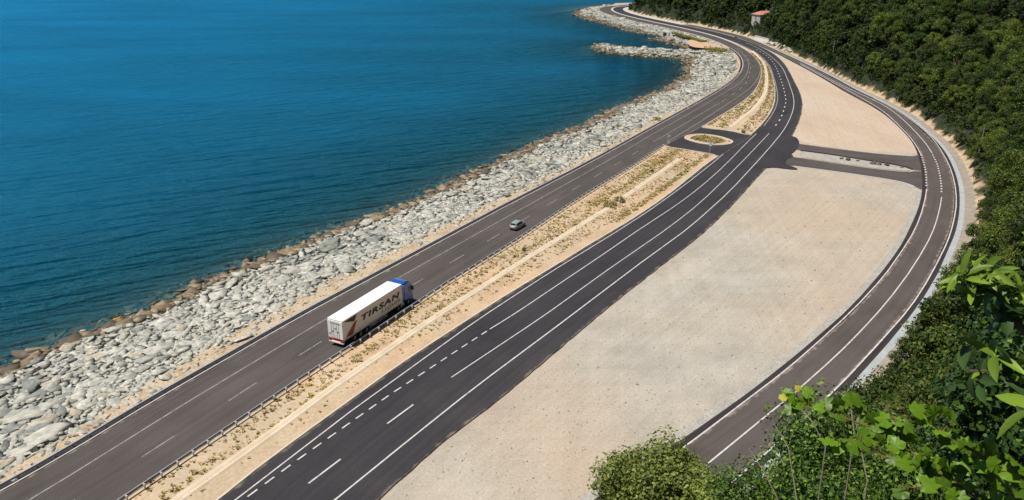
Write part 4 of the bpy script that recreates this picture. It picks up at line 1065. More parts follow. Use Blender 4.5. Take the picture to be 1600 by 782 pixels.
def bush(name, loc, r, h, n, leaf, mats, label, cat='bush', seed=1, group=None, weights=None, nclump=14, stems=4):
    rg = np.random.default_rng(seed)
    th = rg.uniform(0, 6.28, nclump); rr = r * .75 * np.sqrt(rg.random(nclump)); zz = h * (.25 + .55 * rg.random(nclump)) * (1 - .35 * (rr / r) ** 2)
    cen = np.stack([np.cos(th) * rr, np.sin(th) * rr, zz, rg.uniform(.7, 1.2, nclump)], 1)
    V, F_, p = leaf_cloud(rg, n, cen, r * .42, leaf)
    V[:, 2] = np.maximum(V[:, 2], .02)
    o = empty(name, loc)
    tag(o, label, cat, group)
    fm = rg.choice(len(mats), n, p=weights)
    link('foliage', quick_mesh('foliage', V, F_, mats, fm), o)
    mb = MB()
    for k in range(stems):
        c = cen[k]
        mb.tube([(0, 0, -.3), (c[0] * .4, c[1] * .4, c[2] * .5), tuple(c[:3])], [r * .035, r * .025, r * .01], 6)
    mb.build('stem', [M['bark']], o)
    return o
YG = [DRY[3], DRY[1], DRY[4]]
bush('yellow_green_bush', (20.4, 141.8 + 8.6, .1), 1.9, .9, 900, .14, YG, 'low yellow green bush on the median opposite the car', seed=3)
bush('brown_bush', (22.6, 153.6, .1), 1.3, 1.2, 500, .13, [DRY[0], DRY[2], LEAF[3]], 'dry brown bush just beyond the low yellow green bush', seed=4)
bush('dark_bush', (2.1, 125.6, .1), .45, .8, 180, .10, [LEAF[0], DRY[2]], 'small dark bush beside a thin stake on the median', seed=5)
bush('yellow_bush', (45.0, 235.6, -.1), 1.25, 1.5, 420, .15, [leaf_mat('yellow_flower', (.55, .55, .06), .1), DRY[3]], 'bright yellow flowering bush beside the sea side guard rail', seed=6)
bush('dark_bush', (33.5, 176.5, .1), .55, .8, 180, .12, [LEAF[0], DRY[2]], 'small dark bush in the middle of the median near the crossing', seed=8)
bush('brown_bush', (38.6, 190.0, .1), .8, .7, 220, .13, [DRY[0], DRY[2]], 'brown bush on the median nearest the crossing', seed=9)
bush('dark_bush', (66.9, 218.2, .1), .7, .9, 220, .12, [LEAF[0], DRY[4]], 'dark green bush at the near corner of the far median', seed=10)
bush('brown_bush', (-36.4, 62.6, .12), .45, .6, 160, .07, [DRY[0], DRY[2]], 'dry brown bush at the end post of the median guard rail', seed=12)
st = MB().tube([(0, 0, 0), (.02, 0, 1.0), (0, .02, 2.0)], [.04, .035, .02], 6).build('stake', [M['twig']], loc=(.6, 126.4, .1))
tag(st, 'thin pale stake standing beside the small dark bush', 'stake')
st = MB().tube([(0, 0, 0), (.02, 0, 1.2), (0, .02, 2.6)], [.05, .04, .02], 6).build('stake', [M['twig']], loc=(12.2, 135.4, .1))
tag(st, 'thin pale stake beside the drain channel of the median', 'stake')

# white lump and yellow float at the water's edge
V, T = ROCKS[3]
o = link('white_boulder', quick_mesh('white_boulder', V, T, [STONES[2]]), None, (24.6, 202.0, .35), (0, 0, .4), (1.2, .9, .75)); tag(o, 'large white boulder on the verge behind the sea side rail', 'boulder')
V, T = ROCKS[5]
o = link('yellow_boulder', quick_mesh('yellow_boulder', V, T, [ramp_mat('yellow_rock', [(.42, .25, .04), (.55, .36, .08)], scale=2)]), None, (-60.7, 105.3, SEA_Z + .05), (0, 0, .7), (.8, .55, .45)); tag(o, 'small yellow rock standing in the shallow water', 'boulder')
V, T = ROCKS[7]
o = link('white_boulder', quick_mesh('white_boulder', V, T, [STONES[2]]), None, (-63.9, 101.2, SEA_Z - .05), (0, 0, .2), (.5, .35, .3)); tag(o, 'white rock in the shallows left of the yellow rock', 'boulder')

# ------------------------------------------------------------------ road signs
def road_sign(loc, rz, label, panel):
    o = empty('road_sign', loc, rz); tag(o, label, 'road sign', 'signs at the median crossing')
    h = 2.3 if not panel else 2.5
    MB().tube([(0, 0, 0), (0, 0, h + .55)], .05, 8).build('post', [M['galv']], o)
    sg = [(math.cos(a) * .52, h + .25 + math.sin(a) * .52) for a in np.linspace(0, 2 * math.pi, 24, endpoint=False)]
    MB().prism(sg, 'y', -.10, -.06).build('sign_disc', [paint('sign_back_white' , (.62, .64, .66), .5)], o)
    if panel:
        MB().prism([(-.38, .75), (.38, .75), (.38, 1.75), (-.38, 1.75)], 'y', -.10, -.06).build('sign_panel', [paint('sign_panel_white', (.70, .71, .72), .5)], o)
        MB().box(-.5, .5, -.06, .06, 0, .18).build('foot', [M['concrete']], o)
    return o
road_sign((42.2, 202.2, .11), .25, 'white round sign with a panel below at the sea side corner of the median', True)
road_sign((51.4, 194.0, .11), -.1, 'grey round sign on a thin post at the inner corner of the median', False)

# ------------------------------------------------------------------ utility poles at the foot of the hill
def pole(x, y, h, label):
    z = float(hill_z(np.array([[x, y]]))[0][0])
    o = empty('utility_pole', (x, y, z)); tag(o, label, 'pole', 'utility poles by the inner road')
    MB().tube([(0, 0, -.3), (0, 0, h)], [.16, .11], 8).build('shaft', [ramp_mat('grey_pole_wood_%d' % int(h * 10), [(.16, .15, .12), (.26, .25, .22)], scale=4)], o)
    MB().box(-.8, .8, -.06, .06, h - .6, h - .48).build('crossarm', [M['galv_dark']], o)
    return o
pole(113.6, 181.5, 7.6, 'grey pole against the dark trees at the bend of the inner road')
pole(117.0, 168.0, 6.5, 'shorter grey pole behind the bend, half hidden by trees')
pole(141.5, 345.0, 8.5, 'thin pole in front of the wood near the pale rocks')

# ------------------------------------------------------------------ culvert under the coast road
cv = empty('culvert', (98.2, 500.0, 0), math.radians(105)); tag(cv, 'pale concrete culvert with a dark opening beneath the coast road', 'culvert')
mb = MB()
mb.box(-5.5, -2.6, -1.0, 1.6, -2.8, .12); mb.box(2.6, 5.5, -1.0, 1.6, -2.8, .12); mb.box(-5.5, 5.5, -1.0, 1.6, .14, .75)
mb.build('head_wall', [M['concrete']], cv)
MB().prism([(-9.5, -2.6), (-5.6, -2.6), (-5.6, .6), (-9.5, -1.8)], 'y', 0.2, .7).build('wing_wall', [M['concrete']], cv)
MB().prism([(9.5, -2.6), (5.6, -2.6), (5.6, .6), (9.5, -1.8)], 'y', 0.2, .7).build('wing_wall', [M['concrete']], cv)
MB().box(-2.6, 2.6, -.9, -.7, -2.8, .13).build('opening', [M['asphalt_shoulder']], cv)  # solid dark slab painted in for the shade inside the culvert

# white wall and heaps beside the far inner road
ww = empty('white_wall', (143.5, 452.0, 0), math.radians(98)); tag(ww, 'low white wall at the foot of the wood beyond the bend', 'wall')
MB().box(-9, 9, -.3, .3, 0, 2.1, bev=.05).build('panel', [paint('white_wall', (.72, .71, .69), .8)], ww)
MB().box(-9.2, 9.2, -.4, .4, 2.103, 2.3).build('coping', [M['concrete']], ww)

# ------------------------------------------------------------------ trees
def tree_proto(seed, H, R, nleaf, leaf, mats_w, nclump=26, lean=.0):
    """returns (trunk mesh, crown mesh) of a broad-leaved tree: limbs carrying leaf clumps"""
    rg = np.random.default_rng(seed)
    mb = MB()
    top = np.array([rg.normal(0, .25), rg.normal(0, .25), H * .55])
    mb.tube([(0, 0, -.8), tuple(top * .4 + [0.08, 0, 0]), tuple(top)], [H * .028, H * .022, H * .012], 7)
    cen = []
    for k in range(nclump):
        th = rg.uniform(0, 6.28)
        zf = rg.random() ** .8
        prof = math.sin(math.pi * (.16 + .80 * zf)) ** .7
        rr = R * prof * (.55 + .45 * math.sqrt(rg.random())) * .82
        c = np.array([math.cos(th) * rr, math.sin(th) * rr, H * (.22 + .72 * zf)])
        cen.append([*c, rg.uniform(.65, 1.25)])
        if k < 9:
            s = top * rg.uniform(.35, 1.0)
            mb.tube([tuple(s), tuple((s + c) / 2 + [0, 0, .15 * H * rg.random()]), tuple(c)], [H * .012, H * .008, H * .003], 5)
    cen = np.array(cen)
    V, F_, p = leaf_cloud(rg, nleaf, cen, R * .31, leaf, up=.5, flat=.8)
    ci = rg.choice(len(mats_w), nleaf, p=mats_w)
    return mb.mesh('trunk', [M['bark']]), quick_mesh('crown', V, F_, LEAF, ci), (V, F_, ci)

KINDS = [(.30, .42, .23, .05), (.62, .30, .06, .02), (.10, .35, .45, .10), (.35, .45, .17, .03), (.15, .30, .25, .30)]
TREES = []
for i in range(9):
    H = [7.0, 6.0, 5.2, 8.0, 5.6, 6.6, 4.8, 6.2, 7.4][i]; R = [2.9, 2.7, 2.5, 3.0, 2.9, 2.5, 2.4, 3.1, 2.6][i]
    TREES.append((tree_proto(40 + i, H, R, 7000, .125, KINDS[i % 5], nclump=30), H, R))
SHRUBS = []
for i in range(4):
    SHRUBS.append((tree_proto(70 + i, 3.2, 1.9, 9000, .05, KINDS[(i * 2) % 5], nclump=24), 3.2, 1.9))
LOW = []
for i in range(6):
    LOW.append((tree_proto(90 + i, 6.5, 3.0, 620, .42, KINDS[i % 5], nclump=26), 6.5, 3.0))

def project(p):
    d = p[..., 1] * math.cos(PITCH) - (p[..., 2] - CAM_H) * math.sin(PITCH)
    u = p[..., 1] * math.sin(PITCH) + (p[..., 2] - CAM_H) * math.cos(PITCH)
    return p[..., 0] / d * 1193.2 + 800, 391 - u / d * 1193.2, d

HOUSE_XY = np.array([[153.0, 484.0]])
def forest():
    out = []
    ys = np.arange(4, 770, 1.0)
    # jittered grid, wider apart with distance
    cells = []
    for (y0, y1, st) in ((2, 140, 3.5), (140, 260, 4.5), (260, 420, 5.3), (420, 770, 6.0)):
        gx = np.arange(-5, 300, st); gy = np.arange(y0, y1, st)
        X, Y = np.meshgrid(gx, gy)
        cells.append(np.stack([X.ravel(), Y.ravel()], 1) + RNG.uniform(-.45, .45, (X.size, 2)) * st)
    P = np.concatenate(cells)
    z, d = hill_z(P)
    ok = (d > .8) & (d < 130)
    P, z, d = P[ok], z[ok], d[ok]
    u, v, dep = project(np.column_stack([P, z + 3]))
    ok = (dep > 1) & (u > 700) & (u < 1720) & (v > -260) & (v < 860)
    return P[ok], z[ok], d[ok]
FP, FZ, FD = forest()

def clear_of_road(x, y, z, h, r):
    """the crown must not hide the roads: sight lines past its left flank and top end on the hill side"""
    c = np.array([x, y]); dirn = c / np.hypot(*c); left = np.array([-dirn[1], dirn[0]])
    for (hh, rr) in ((h * .45, r * .95), (h * .75, r * .75), (h * .98, r * .3)):
        q = c + left * rr; zz = z + hh
        if zz >= CAM_H - 1: continue
        t = CAM_H / (CAM_H - zz)
        g = (q * t)[None]
        if g[0, 1] > 640: continue
        dd, s = dist_poly(g, TOE)
        if dd[0] * s[0] < (-3.0 if g[0, 1] < 175 else -2.2): return False
    return True

chosen = []
for i in range(len(FP)):
    low_here = False
    x, y = FP[i]; r0 = math.hypot(x, y)
    if r0 < 13: continue
    if np.hypot(*(FP[i] - HOUSE_XY[0])) < 6.5: continue
    dvec = HOUSE_XY[0] - FP[i]
    if 0 < y < HOUSE_XY[0][1]:                      # open ground below the house
        tt = np.dot(FP[i], HOUSE_XY[0]) / np.dot(HOUSE_XY[0], HOUSE_XY[0])
        if tt > .982 and np.hypot(*(FP[i] - HOUSE_XY[0] * tt)) < 4: low_here = True
    if math.hypot(x - 164, y - 500) < 6: continue
    near = r0 < 48
    lib = SHRUBS if near else TREES
    k = int(RNG.integers(len(lib)))
    s = float(np.clip(RNG.lognormal(.14, .30), .6, 1.85))
    if low_here: s *= .4
    if FD[i] < 3.5: s *= RNG.uniform(.45, .8)
    elif FD[i] < 9: s *= .85
    h, r = lib[k][1] * s, lib[k][2] * s
    if y < 520 and not clear_of_road(x, y, FZ[i], h, r):
        for _ in range(3):
            s *= .6; h *= .6; r *= .6
            if clear_of_road(x, y, FZ[i], h, r): break
        else:
            if FD[i] < 1.5 or near: continue
            s = RNG.uniform(.24, .36)
    chosen.append((i, near, k, s))
gx, gy = np.meshgrid(np.arange(100, 175, 2.6), np.arange(230, 560, 2.6))
ex = np.stack([gx.ravel(), gy.ravel()], 1) + RNG.uniform(-1.1, 1.1, (gx.size, 2))
ez, ed = hill_z(ex)
em = (ed > 2.0) & (ed < 16) & (np.hypot(ex[:, 0] - HOUSE_XY[0, 0], ex[:, 1] - HOUSE_XY[0, 1]) > 5)
n0 = len(FP)
FP = np.concatenate([FP, ex[em]]); FZ = np.concatenate([FZ, ez[em]]); FD = np.concatenate([FD, ed[em]])
for j in range(n0, len(FP)):
    chosen.append((j, False, int(RNG.integers(9)), RNG.uniform(.22, .42)))
dist = np.array([np.sqrt(FP[c[0], 0] ** 2 + FP[c[0], 1] ** 2) for c in chosen])
scl = np.array([c[3] for c in chosen])
vis = []
for c in chosen:
    u, v, dep = project(np.array([FP[c[0], 0], FP[c[0], 1], FZ[c[0]] + 3.0]))
    vis.append(-30 < u < 1630 and -40 < v < 800)
order = np.argsort(np.where(vis, dist / scl, 1e9))
individual = set(order[:300].tolist())
V_, F_, M_ = [], [], []; b_ = 0
for n, (i, near, k, s) in enumerate(chosen):
    x, y = FP[i]; z = FZ[i]
    rz = RNG.uniform(0, 6.28)
    if n in individual:
        (tm, cm, _), H, R = (SHRUBS if near else TREES)[k]
        o = empty('shrub' if near else 'broadleaf_tree', (x, y, z - .1), rz)
        o.scale = (s, s, s * RNG.uniform(.9, 1.15))
        if near:
            tag(o, 'small leafy shrub on the steep slope just below the viewpoint', 'shrub', 'shrubs on the near slope')
        else:
            tone = ('mixed green', 'dark green', 'light green', 'mid green', 'olive green')[k % 5]
            size_w = 'small' if s < .6 else ('large' if s > 1.02 else 'rounded')
            zone = 'below the bend' if y < 140 else ('at the bend of the inner road' if y < 215 else ('above the earth wedge' if y < 300 else 'beyond the earth wedge'))
            place = 'at the wood edge' if FD[i] < 9 else ('low on the hill' if FD[i] < 26 else 'high on the hill')
            tag(o, '%s %s tree %s %s' % (size_w, tone, place, zone), 'tree', 'trees %s %s' % (place, zone))
        link('trunk', tm, o); link('crown', cm, o)
    else:
        (_, _, (V, F0, ci)), H, R = LOW[(k + n) % len(LOW)]
        if near: s *= .5
        ca, sa = math.cos(rz), math.sin(rz); w = V * s
        V_.append(np.stack([w[:, 0] * ca - w[:, 1] * sa + x, w[:, 0] * sa + w[:, 1] * ca + y, w[:, 2] + z - .3], 1)); F_.append(F0 + b_); M_.append(ci); b_ += len(V)
o = link('far_wood', quick_mesh('far_wood', np.concatenate(V_), np.concatenate(F_), LEAF, np.concatenate(M_)))
tag(o, 'distant unbroken green wood covering the hill towards the headland', 'wood', kind='stuff')
# undergrowth between the trunks
rg = np.random.default_rng(5)
up = []
for (y0, y1, st) in ((15, 300, 2.0), (300, 700, 2.5)):
    X, Y = np.meshgrid(np.arange(0, 230, st), np.arange(y0, y1, st))
    up.append(np.stack([X.ravel(), Y.ravel()], 1) + rg.uniform(-.5, .5, (X.size, 2)) * st)
up = np.concatenate(up)
z, d = hill_z(up)
u, v, dep = project(np.column_stack([up, z]))
ok = (d > .5) & (d < 110) & (dep > 14) & (u > 900) & (u < 1680) & (v > -120) & (v < 830) & (rg.random(len(up)) < np.clip((d + .4 + 1.6 * np.sin(up[:, 1] * .21) * np.sin(up[:, 1] * .063 + 1)) / 3.0, 0, .97))
ok &= np.hypot(up[:, 0] - 164, up[:, 1] - 500) > 6
ok &= np.hypot(up[:, 0] - HOUSE_XY[0, 0], up[:, 1] - HOUSE_XY[0, 1]) > 8
up, z = up[ok], z[ok]
n = 24
V0, F0, _ = leaf_cloud(rg, n * len(up), np.column_stack([up, z + .55, rg.uniform(.7, 1.5, len(up))]), .95, .28, up=.6, flat=.7)
o = link('undergrowth', quick_mesh('undergrowth', V0, F0, LEAF, rg.choice(4, len(F0), p=[.55, .36, .06, .03])))
tag(o, 'low green undergrowth covering the ground of the wooded hill', 'undergrowth', kind='stuff')

# ------------------------------------------------------------------ houses in the wood
def house(x, y, rz, w, d, h, roofcol, label, wallcol=(.46, .43, .38)):
    z = float(hill_z(np.array([[x, y]]))[0][0])
    o = empty('hillside_house', (x, y, z - 1.6), rz); tag(o, label, 'house', 'houses in the wood')
    wm = ramp_mat('plaster_%d' % int(x), [tuple(c * .85 for c in wallcol), wallcol], scale=.6, speck=.06)
    rm = ramp_mat('roof_tile_%d' % int(x), [tuple(c * .8 for c in roofcol), roofcol], scale=1.5, stretch=(1, 5, 1), speck=.2, speck_scale=4)
    MB().box(-w / 2, w / 2, -d / 2, d / 2, -4, h).build('wall', [wm], o)
    e = .55; rh = 1.9
    V = [(-w / 2 - e, -d / 2 - e, h), (w / 2 + e, -d / 2 - e, h), (w / 2 + e, d / 2 + e, h), (-w / 2 - e, d / 2 + e, h), (-w / 4, 0, h + rh), (w / 4, 0, h + rh)]
    V += [(a, b, c - .18) for a, b, c in V[:4]]
    mb = MB().add(V, [(0, 1, 5, 4), (1, 2, 5), (2, 3, 4, 5), (3, 0, 4), (0, 6, 7, 1), (1, 7, 8, 2), (2, 8, 9, 3), (3, 9, 6, 0), (6, 9, 8, 7)])
    rf = mb.build('roof', [rm], o)
    MB().box(w * .12, w * .12 + .7, -.2, .5, h + .6, h + rh + .7).build('chimney', [wm], rf)
    gl = paint('window_glass_%d' % int(x), (.03, .035, .04), .15)
    for k in (-1, 0, 1):
        for lv in ([.5] if h < 4 else [.5, 3.3]):
            wd = MB().box(k * w * .3 - .55, k * w * .3 + .55, -d / 2 - .03, -d / 2 + .05, lv + .4, lv + 1.7).build('window', [gl], o)
            MB().box(k * w * .3 - .68, k * w * .3 + .68, -d / 2 - .09, -d / 2 - .032, lv + .28, lv + .39).build('sill', [M['concrete']], wd)
    MB().box(-w / 2 - .06, -w / 2 + .03, -.5, .5, 0, 2.1).build('door', [paint('door_%d' % int(x), (.18, .10, .06))], o)
    return o
house(HOUSE_XY[0, 0], HOUSE_XY[0, 1], .35, 11, 8, 3.0, (.50, .22, .15), 'small house with an orange red hipped roof among the trees')

house(164.0, 502.0, .1, 9, 6, 3.0, (.34, .30, .24), 'small pale house with a grey brown roof higher in the wood')

# ------------------------------------------------------------------ articulated lorry
def text_mesh(name, body, size, mat, shear=0.0, bold=0.0, sx=1.0, space=1.0):
    cu = bpy.data.curves.new(name, 'FONT'); cu.body = body; cu.size = size; cu.shear = shear; cu.offset = bold
    cu.space_character = space; cu.extrude = .002; cu.resolution_u = 4
    ob = bpy.data.objects.new(name + '_tmp', cu); COL.objects.link(ob)
    bpy.context.view_layer.update()
    me = bpy.data.meshes.new_from_object(ob.evaluated_get(bpy.context.evaluated_depsgraph_get()))
    bpy.data.objects.remove(ob, do_unlink=True); bpy.data.curves.remove(cu)
    me.name = name
    me.materials.clear(); me.materials.append(mat)
    co = np.empty(len(me.vertices) * 3); me.vertices.foreach_get('co', co); co = co.reshape(-1, 3)
    co[:, 0] -= co[:, 0].min(); co[:, 0] *= sx
    me.vertices.foreach_set('co', co.ravel()); me.update()
    return me, co[:, 0].max(), co[:, 1].max()

rub = paint('tyre_rubber', (.022, .022, .024), .85); rimm = paint('wheel_rim', (.32, .33, .34), .5, .3)
blk = paint('chassis_black', (.025, .025, .028), .7); whi = paint('trailer_white', (.76, .75, .73), .45, var=.07, coat=.1)
cur = paint('curtain_white', (.68, .665, .65), .6, var=.08); blue = paint('cab_blue', (.012, .10, .42), .35, var=.1, coat=.5)
dkb = paint('cab_trim', (.03, .04, .07), .5); glass = paint('dark_glass', (.015, .02, .025), .08); redl = paint('lamp_red', (.45, .02, .015), .3)
prb = paint('print_black', (.012, .012, .014), .6); prr = paint('print_red', (.26, .018, .022), .55); prg = paint('print_grey', (.27, .255, .25), .6); alu = paint('aluminium', (.50, .51, .52), .4, .5)

TR = empty('articulated_lorry', (-23.54, 90.72, .1), math.radians(62.74))
tag(TR, 'long lorry with blue cab and white lettered trailer driving on the coast road', 'lorry')
HW = 1.275
MB().box(.05, 13.55, -HW + .02, HW - .02, 1.22, 3.98).build('cargo_box', [cur], TR)
MB().box(0, 13.6, -HW, HW, 3.985, 4.03, bev=.015).build('roof', [whi], TR)
fr = MB()
for s in (-1, 1):
    fr.box(0, 13.6, s * HW - .03, s * HW + .03, 1.08, 1.24); fr.box(0, 13.6, s * HW - .025, s * HW + .025, 3.86, 3.984)
    for x in (0, 13.52): fr.box(x, x + .08, s * HW - .04, s * HW + .04, 1.24, 3.86)
fr.build('side_frame', [alu], TR)
MB().box(13.55, 13.62, -HW, HW, 1.1, 4.0).build('front_wall', [whi], TR)
for s in (-1, 1):
    dr = MB().box(-.05, .048, (0.012 if s > 0 else -HW + .05), (HW - .05 if s > 0 else -.012), 1.28, 3.84, bev=.01).build('rear_door', [whi], TR)
    rd = MB()
    for y in (.28, .62):
        rd.tube([(-.085, s * y, 1.32), (-.085, s * y, 3.8)], .022, 6)
    rd.build('lock_rod', [alu], dr)
    MB().box(-.10, -.055, s * .45 - .14, s * .45 + .14, 2.28, 2.36).build('door_handle', [blk], dr)
MB().box(-.062, -.052, -.95, .75, 3.42, 3.56).build('lettering_band', [prg], TR)
MB().box(-.062, -.052, -.2, .12, 2.62, 2.86).build('rear_badge', [prg], TR)
MB().box(-.062, -.052, .75, 1.1, 1.75, 2.0).build('rear_plate', [prg], TR)
MB().box(-.12, .15, -1.24, 1.24, .62, .86, bev=.03).build('rear_bumper', [whi], TR)
for s in (-1, 1):
    MB().box(-.14, -.08, s * 1.0 - .22, s * 1.0 + .22, .90, 1.06).build('rear_lamp', [redl], TR)
MB().box(-.02, .1, -1.2, 1.2, .88, 1.06).build('lamp_bar', [redl], TR)
MB().box(.2, 13.2, -.55, .55, .92, 1.2).build('chassis', [blk], TR)
for s in (-1, 1):
    MB().box(5.6, 9.8, s * 1.2 - .02, s * 1.2 + .02, .5, .62).box(5.6, 9.8, s * 1.2 - .02, s * 1.2 + .02, .78, .9).build('side_guard', [alu], TR)
    MB().box(10.4, 10.55, s * .8 - .08, s * .8 + .08, .08, 1.0).build('landing_leg', [blk], TR)
MB().box(6.2, 7.5, -1.12, -.5, .45, .92).build('pallet_box', [alu], TR)

def wheel(parent, x, y, r, w, side):
    mb = MB()
    prof = [(r * .58, -w / 2), (r * .93, -w / 2), (r, -w * .36), (r, w * .36), (r * .93, w / 2), (r * .58, w / 2)]
    n = 22
    vs = [(pr * math.cos(2 * math.pi * k / n), py, pr * math.sin(2 * math.pi * k / n)) for k in range(n) for pr, py in prof]
    m_ = len(prof)
    fs = [(k * m_ + j, ((k + 1) % n) * m_ + j, ((k + 1) % n) * m_ + (j + 1) % m_, k * m_ + (j + 1) % m_) for k in range(n) for j in range(m_)]
    o = empty('wheel', (0, 0, 0)); o.parent = parent; o.location = (x, y, r)
    mb.add(vs, fs).build('tyre', [rub], o, smooth=False)
    hb = MB()
    ring = [(r * .6 * math.cos(2 * math.pi * k / n), r * .6 * math.sin(2 * math.pi * k / n)) for k in range(n)]
    hb.prism(ring, 'y', -w * .30, w * .30)
    ring2 = [(a * .35, b * .35) for a, b in ring]
    hb.prism(ring2, 'y', *sorted((side * w * .30, side * w * .46)))
    hb.build('rim', [rimm], o)
    return o
for x in (2.4, 3.7, 5.0):
    for s in (-1, 1): wheel(TR, x, s * 1.06, .5, .38, s)
# printed side: black wedge, red slash and the two words, on both sides
for s in (-1, 1):
    y0, y1 = sorted((s * (HW + .002), s * (HW + .006)))
    MB().prism([(.25, 3.82), (3.15, 3.84), (2.42, 3.02)], 'y', y0, y1).build('black_wedge', [prb], TR)
    MB().prism([(.42, 1.42), (2.0, 1.30), (3.02, 3.02), (2.40, 2.86)], 'y', y0, y1).build('red_slash', [prr], TR)
    me, w_, h_ = text_mesh('lettering', 'TIRSAN', 1.2, prb, shear=.18, bold=.055, sx=1.0, space=1.18)
    k = 9.0 / w_
    lt = link('lettering', me, TR, (3.95 if s < 0 else 12.95, s * (HW + .006), 2.35), (math.pi / 2, 0, 0 if s < 0 else math.pi), (k, .82 / h_, 1))
    me, w_, h_ = text_mesh('lettering', 'Lojistik', 1.0, prg, shear=.12, bold=.022, space=1.05)
    lt = link('lettering', me, TR, (8.45 if s < 0 else 13.2, s * (HW + .006), 1.58), (math.pi / 2, 0, 0 if s < 0 else math.pi), (4.75 / w_, .62 / h_, 1))
# tractor
MB().box(11.8, 16.3, -.5, .5, .62, .95).build('tractor_chassis', [blk], TR)
cabp = [(14.25, .95), (14.25, 3.35), (14.55, 3.72), (15.6, 3.78), (16.15, 2.95), (16.38, 2.1), (16.42, .55), (15.6, .55), (15.45, .98)]
cb = MB().prism(cabp, 'y', -1.22, 1.22).build('cab', [blue], TR)
bm = bmesh.new(); bm.from_mesh(cb.data); bmesh.ops.bevel(bm, geom=bm.edges[:], offset=.06, segments=2, affect='EDGES'); bm.to_mesh(cb.data); bm.free()
MB().prism([(14.3, 3.74), (14.45, 4.02), (14.75, 4.05), (15.5, 3.80)], 'y', -1.1, 1.1).build('roof_deflector', [blue], cb)
MB().add([(16.20, -1.08, 2.92), (16.20, 1.08, 2.92), (16.42, 1.12, 2.12), (16.42, -1.12, 2.12)], [(0, 1, 2, 3)]).build('windscreen', [glass], cb)
for s in (-1, 1):
    y0, y1 = sorted((s * 1.222, s * 1.235))
    MB().prism([(15.15, 2.15), (15.15, 2.95), (16.0, 2.95), (16.22, 2.15)], 'y', y0, y1).build('side_window', [glass], cb)
    MB().prism([(15.05, 1.0), (15.05, 2.08), (16.25, 2.08), (16.3, 1.0)], 'y', y0, y1).build('door', [blue], cb)
    MB().prism([(14.2, 1.3), (14.2, 3.3), (13.85, 3.3), (13.85, 1.3)], 'y', *sorted((s * 1.14, s * 1.18))).build('side_fairing', [blue], cb)
    MB().box(16.15, 16.35, s * 1.35 - .12, s * 1.35 + .12, 2.1, 2.85, bev=.03).build('mirror', [dkb], cb)
    MB().box(16.40, 16.46, s * .85 - .25, s * .85 + .25, .75, .95).build('headlight', [alu], cb)
    MB().box(12.9, 14.1, s * 1.0 - .2, s * 1.0 + .2, .42, .95, bev=.08).build('fuel_tank', [alu], TR)
    MB().prism([(12.05, 1.02), (12.0, .75), (12.15, 1.12), (12.6, 1.18), (13.05, 1.12), (13.2, .75), (13.15, 1.02), (12.6, 1.1)], 'y', *sorted((s * .8, s * 1.25))).build('mudguard', [blk], TR)
    wheel(TR, 15.2, s * 1.06, .5, .34, s); wheel(TR, 12.6, s * .98, .5, .52, s)
MB().box(16.42, 16.5, -1.2, 1.2, .42, .72, bev=.03).build('front_bumper', [blue], cb)

# ------------------------------------------------------------------ grey hatchback
CAR = empty('hatchback_car', (1.05, 137.65, .1), math.radians(60.3))
tag(CAR, 'small silver grey hatchback driving ahead of the lorry', 'car')
sil = paint('car_silver', (.32, .35, .35), .35, .1, var=.05, coat=.6); trim = paint('car_trim', (.03, .03, .033), .6)
L2, CW = 1.98, .82
def loft(secs):
    """secs: (x, [(y,z)...]) closed rings"""
    mb = MB(); n = len(secs[0][1]); vs = [(x, y, z) for x, ring in secs for y, z in ring]
    fs = [(i * n + j, i * n + (j + 1) % n, (i + 1) * n + (j + 1) % n, (i + 1) * n + j) for i in range(len(secs) - 1) for j in range(n)]
    fs += [tuple(range(n)), tuple((len(secs) - 1) * n + j for j in reversed(range(n)))]
    return mb.add(vs, fs)
def ring(w, zb, zt, sh=.12):
    return [(-w * .92, zb), (w * .92, zb), (w, zb + sh), (w, (zb + zt) / 2), (w * .97, zt - sh * .7), (w * .86, zt), (-w * .86, zt), (-w * .97, zt - sh * .7), (-w, (zb + zt) / 2), (-w, zb + sh)]
secs = [(-L2, ring(.68, .38, .88)), (-1.9, ring(.77, .30, .96)), (-1.5, ring(CW, .22, 1.0)), (-.5, ring(.84, .20, .98)), (.5, ring(.84, .20, .96)), (1.1, ring(.82, .20, .93)), (1.6, ring(.79, .24, .84)), (1.88, ring(.70, .30, .74)), (1.98, ring(.60, .36, .66))]
bd = loft(secs).build('body', [sil], CAR, smooth=True)
def cring(w0, w1, z0, z1):
    return [(-w0, z0), (w0, z0), (w1, z1 - .1), (w1 * .82, z1), (-w1 * .82, z1), (-w1, z1 - .1)]
cab = loft([(-1.86, cring(.72, .66, .92, 1.02)), (-1.55, cring(.76, .62, .94, 1.40)), (-1.0, cring(.78, .63, .95, 1.47)), (0, cring(.78, .63, .94, 1.49)), (.35, cring(.78, .62, .93, 1.44)), (1.05, cring(.76, .70, .90, .98))]).build('cabin', [sil], CAR, smooth=False)
def quad(name, pts, mat, par):
    n = (Vector(pts[1]) - Vector(pts[0])).cross(Vector(pts[-1]) - Vector(pts[0])).normalized()
    vs = [Vector(q) + n * .012 for q in pts] + [Vector(q) - n * .01 for q in pts]; k = len(pts)
    fs = [tuple(range(k)), tuple(range(2 * k - 1, k - 1, -1))] + [(i, (i + 1) % k, k + (i + 1) % k, k + i) for i in range(k)]
    return MB().add(vs, fs).build(name, [mat], par)
quad('rear_window', [(-1.83, -.58, 1.05), (-1.83, .58, 1.05), (-1.57, .50, 1.36), (-1.57, -.50, 1.36)], glass, cab)
quad('windscreen', [(.42, -.52, 1.38), (.42, .52, 1.38), (1.0, .64, 1.0), (1.0, -.64, 1.0)], glass, cab)
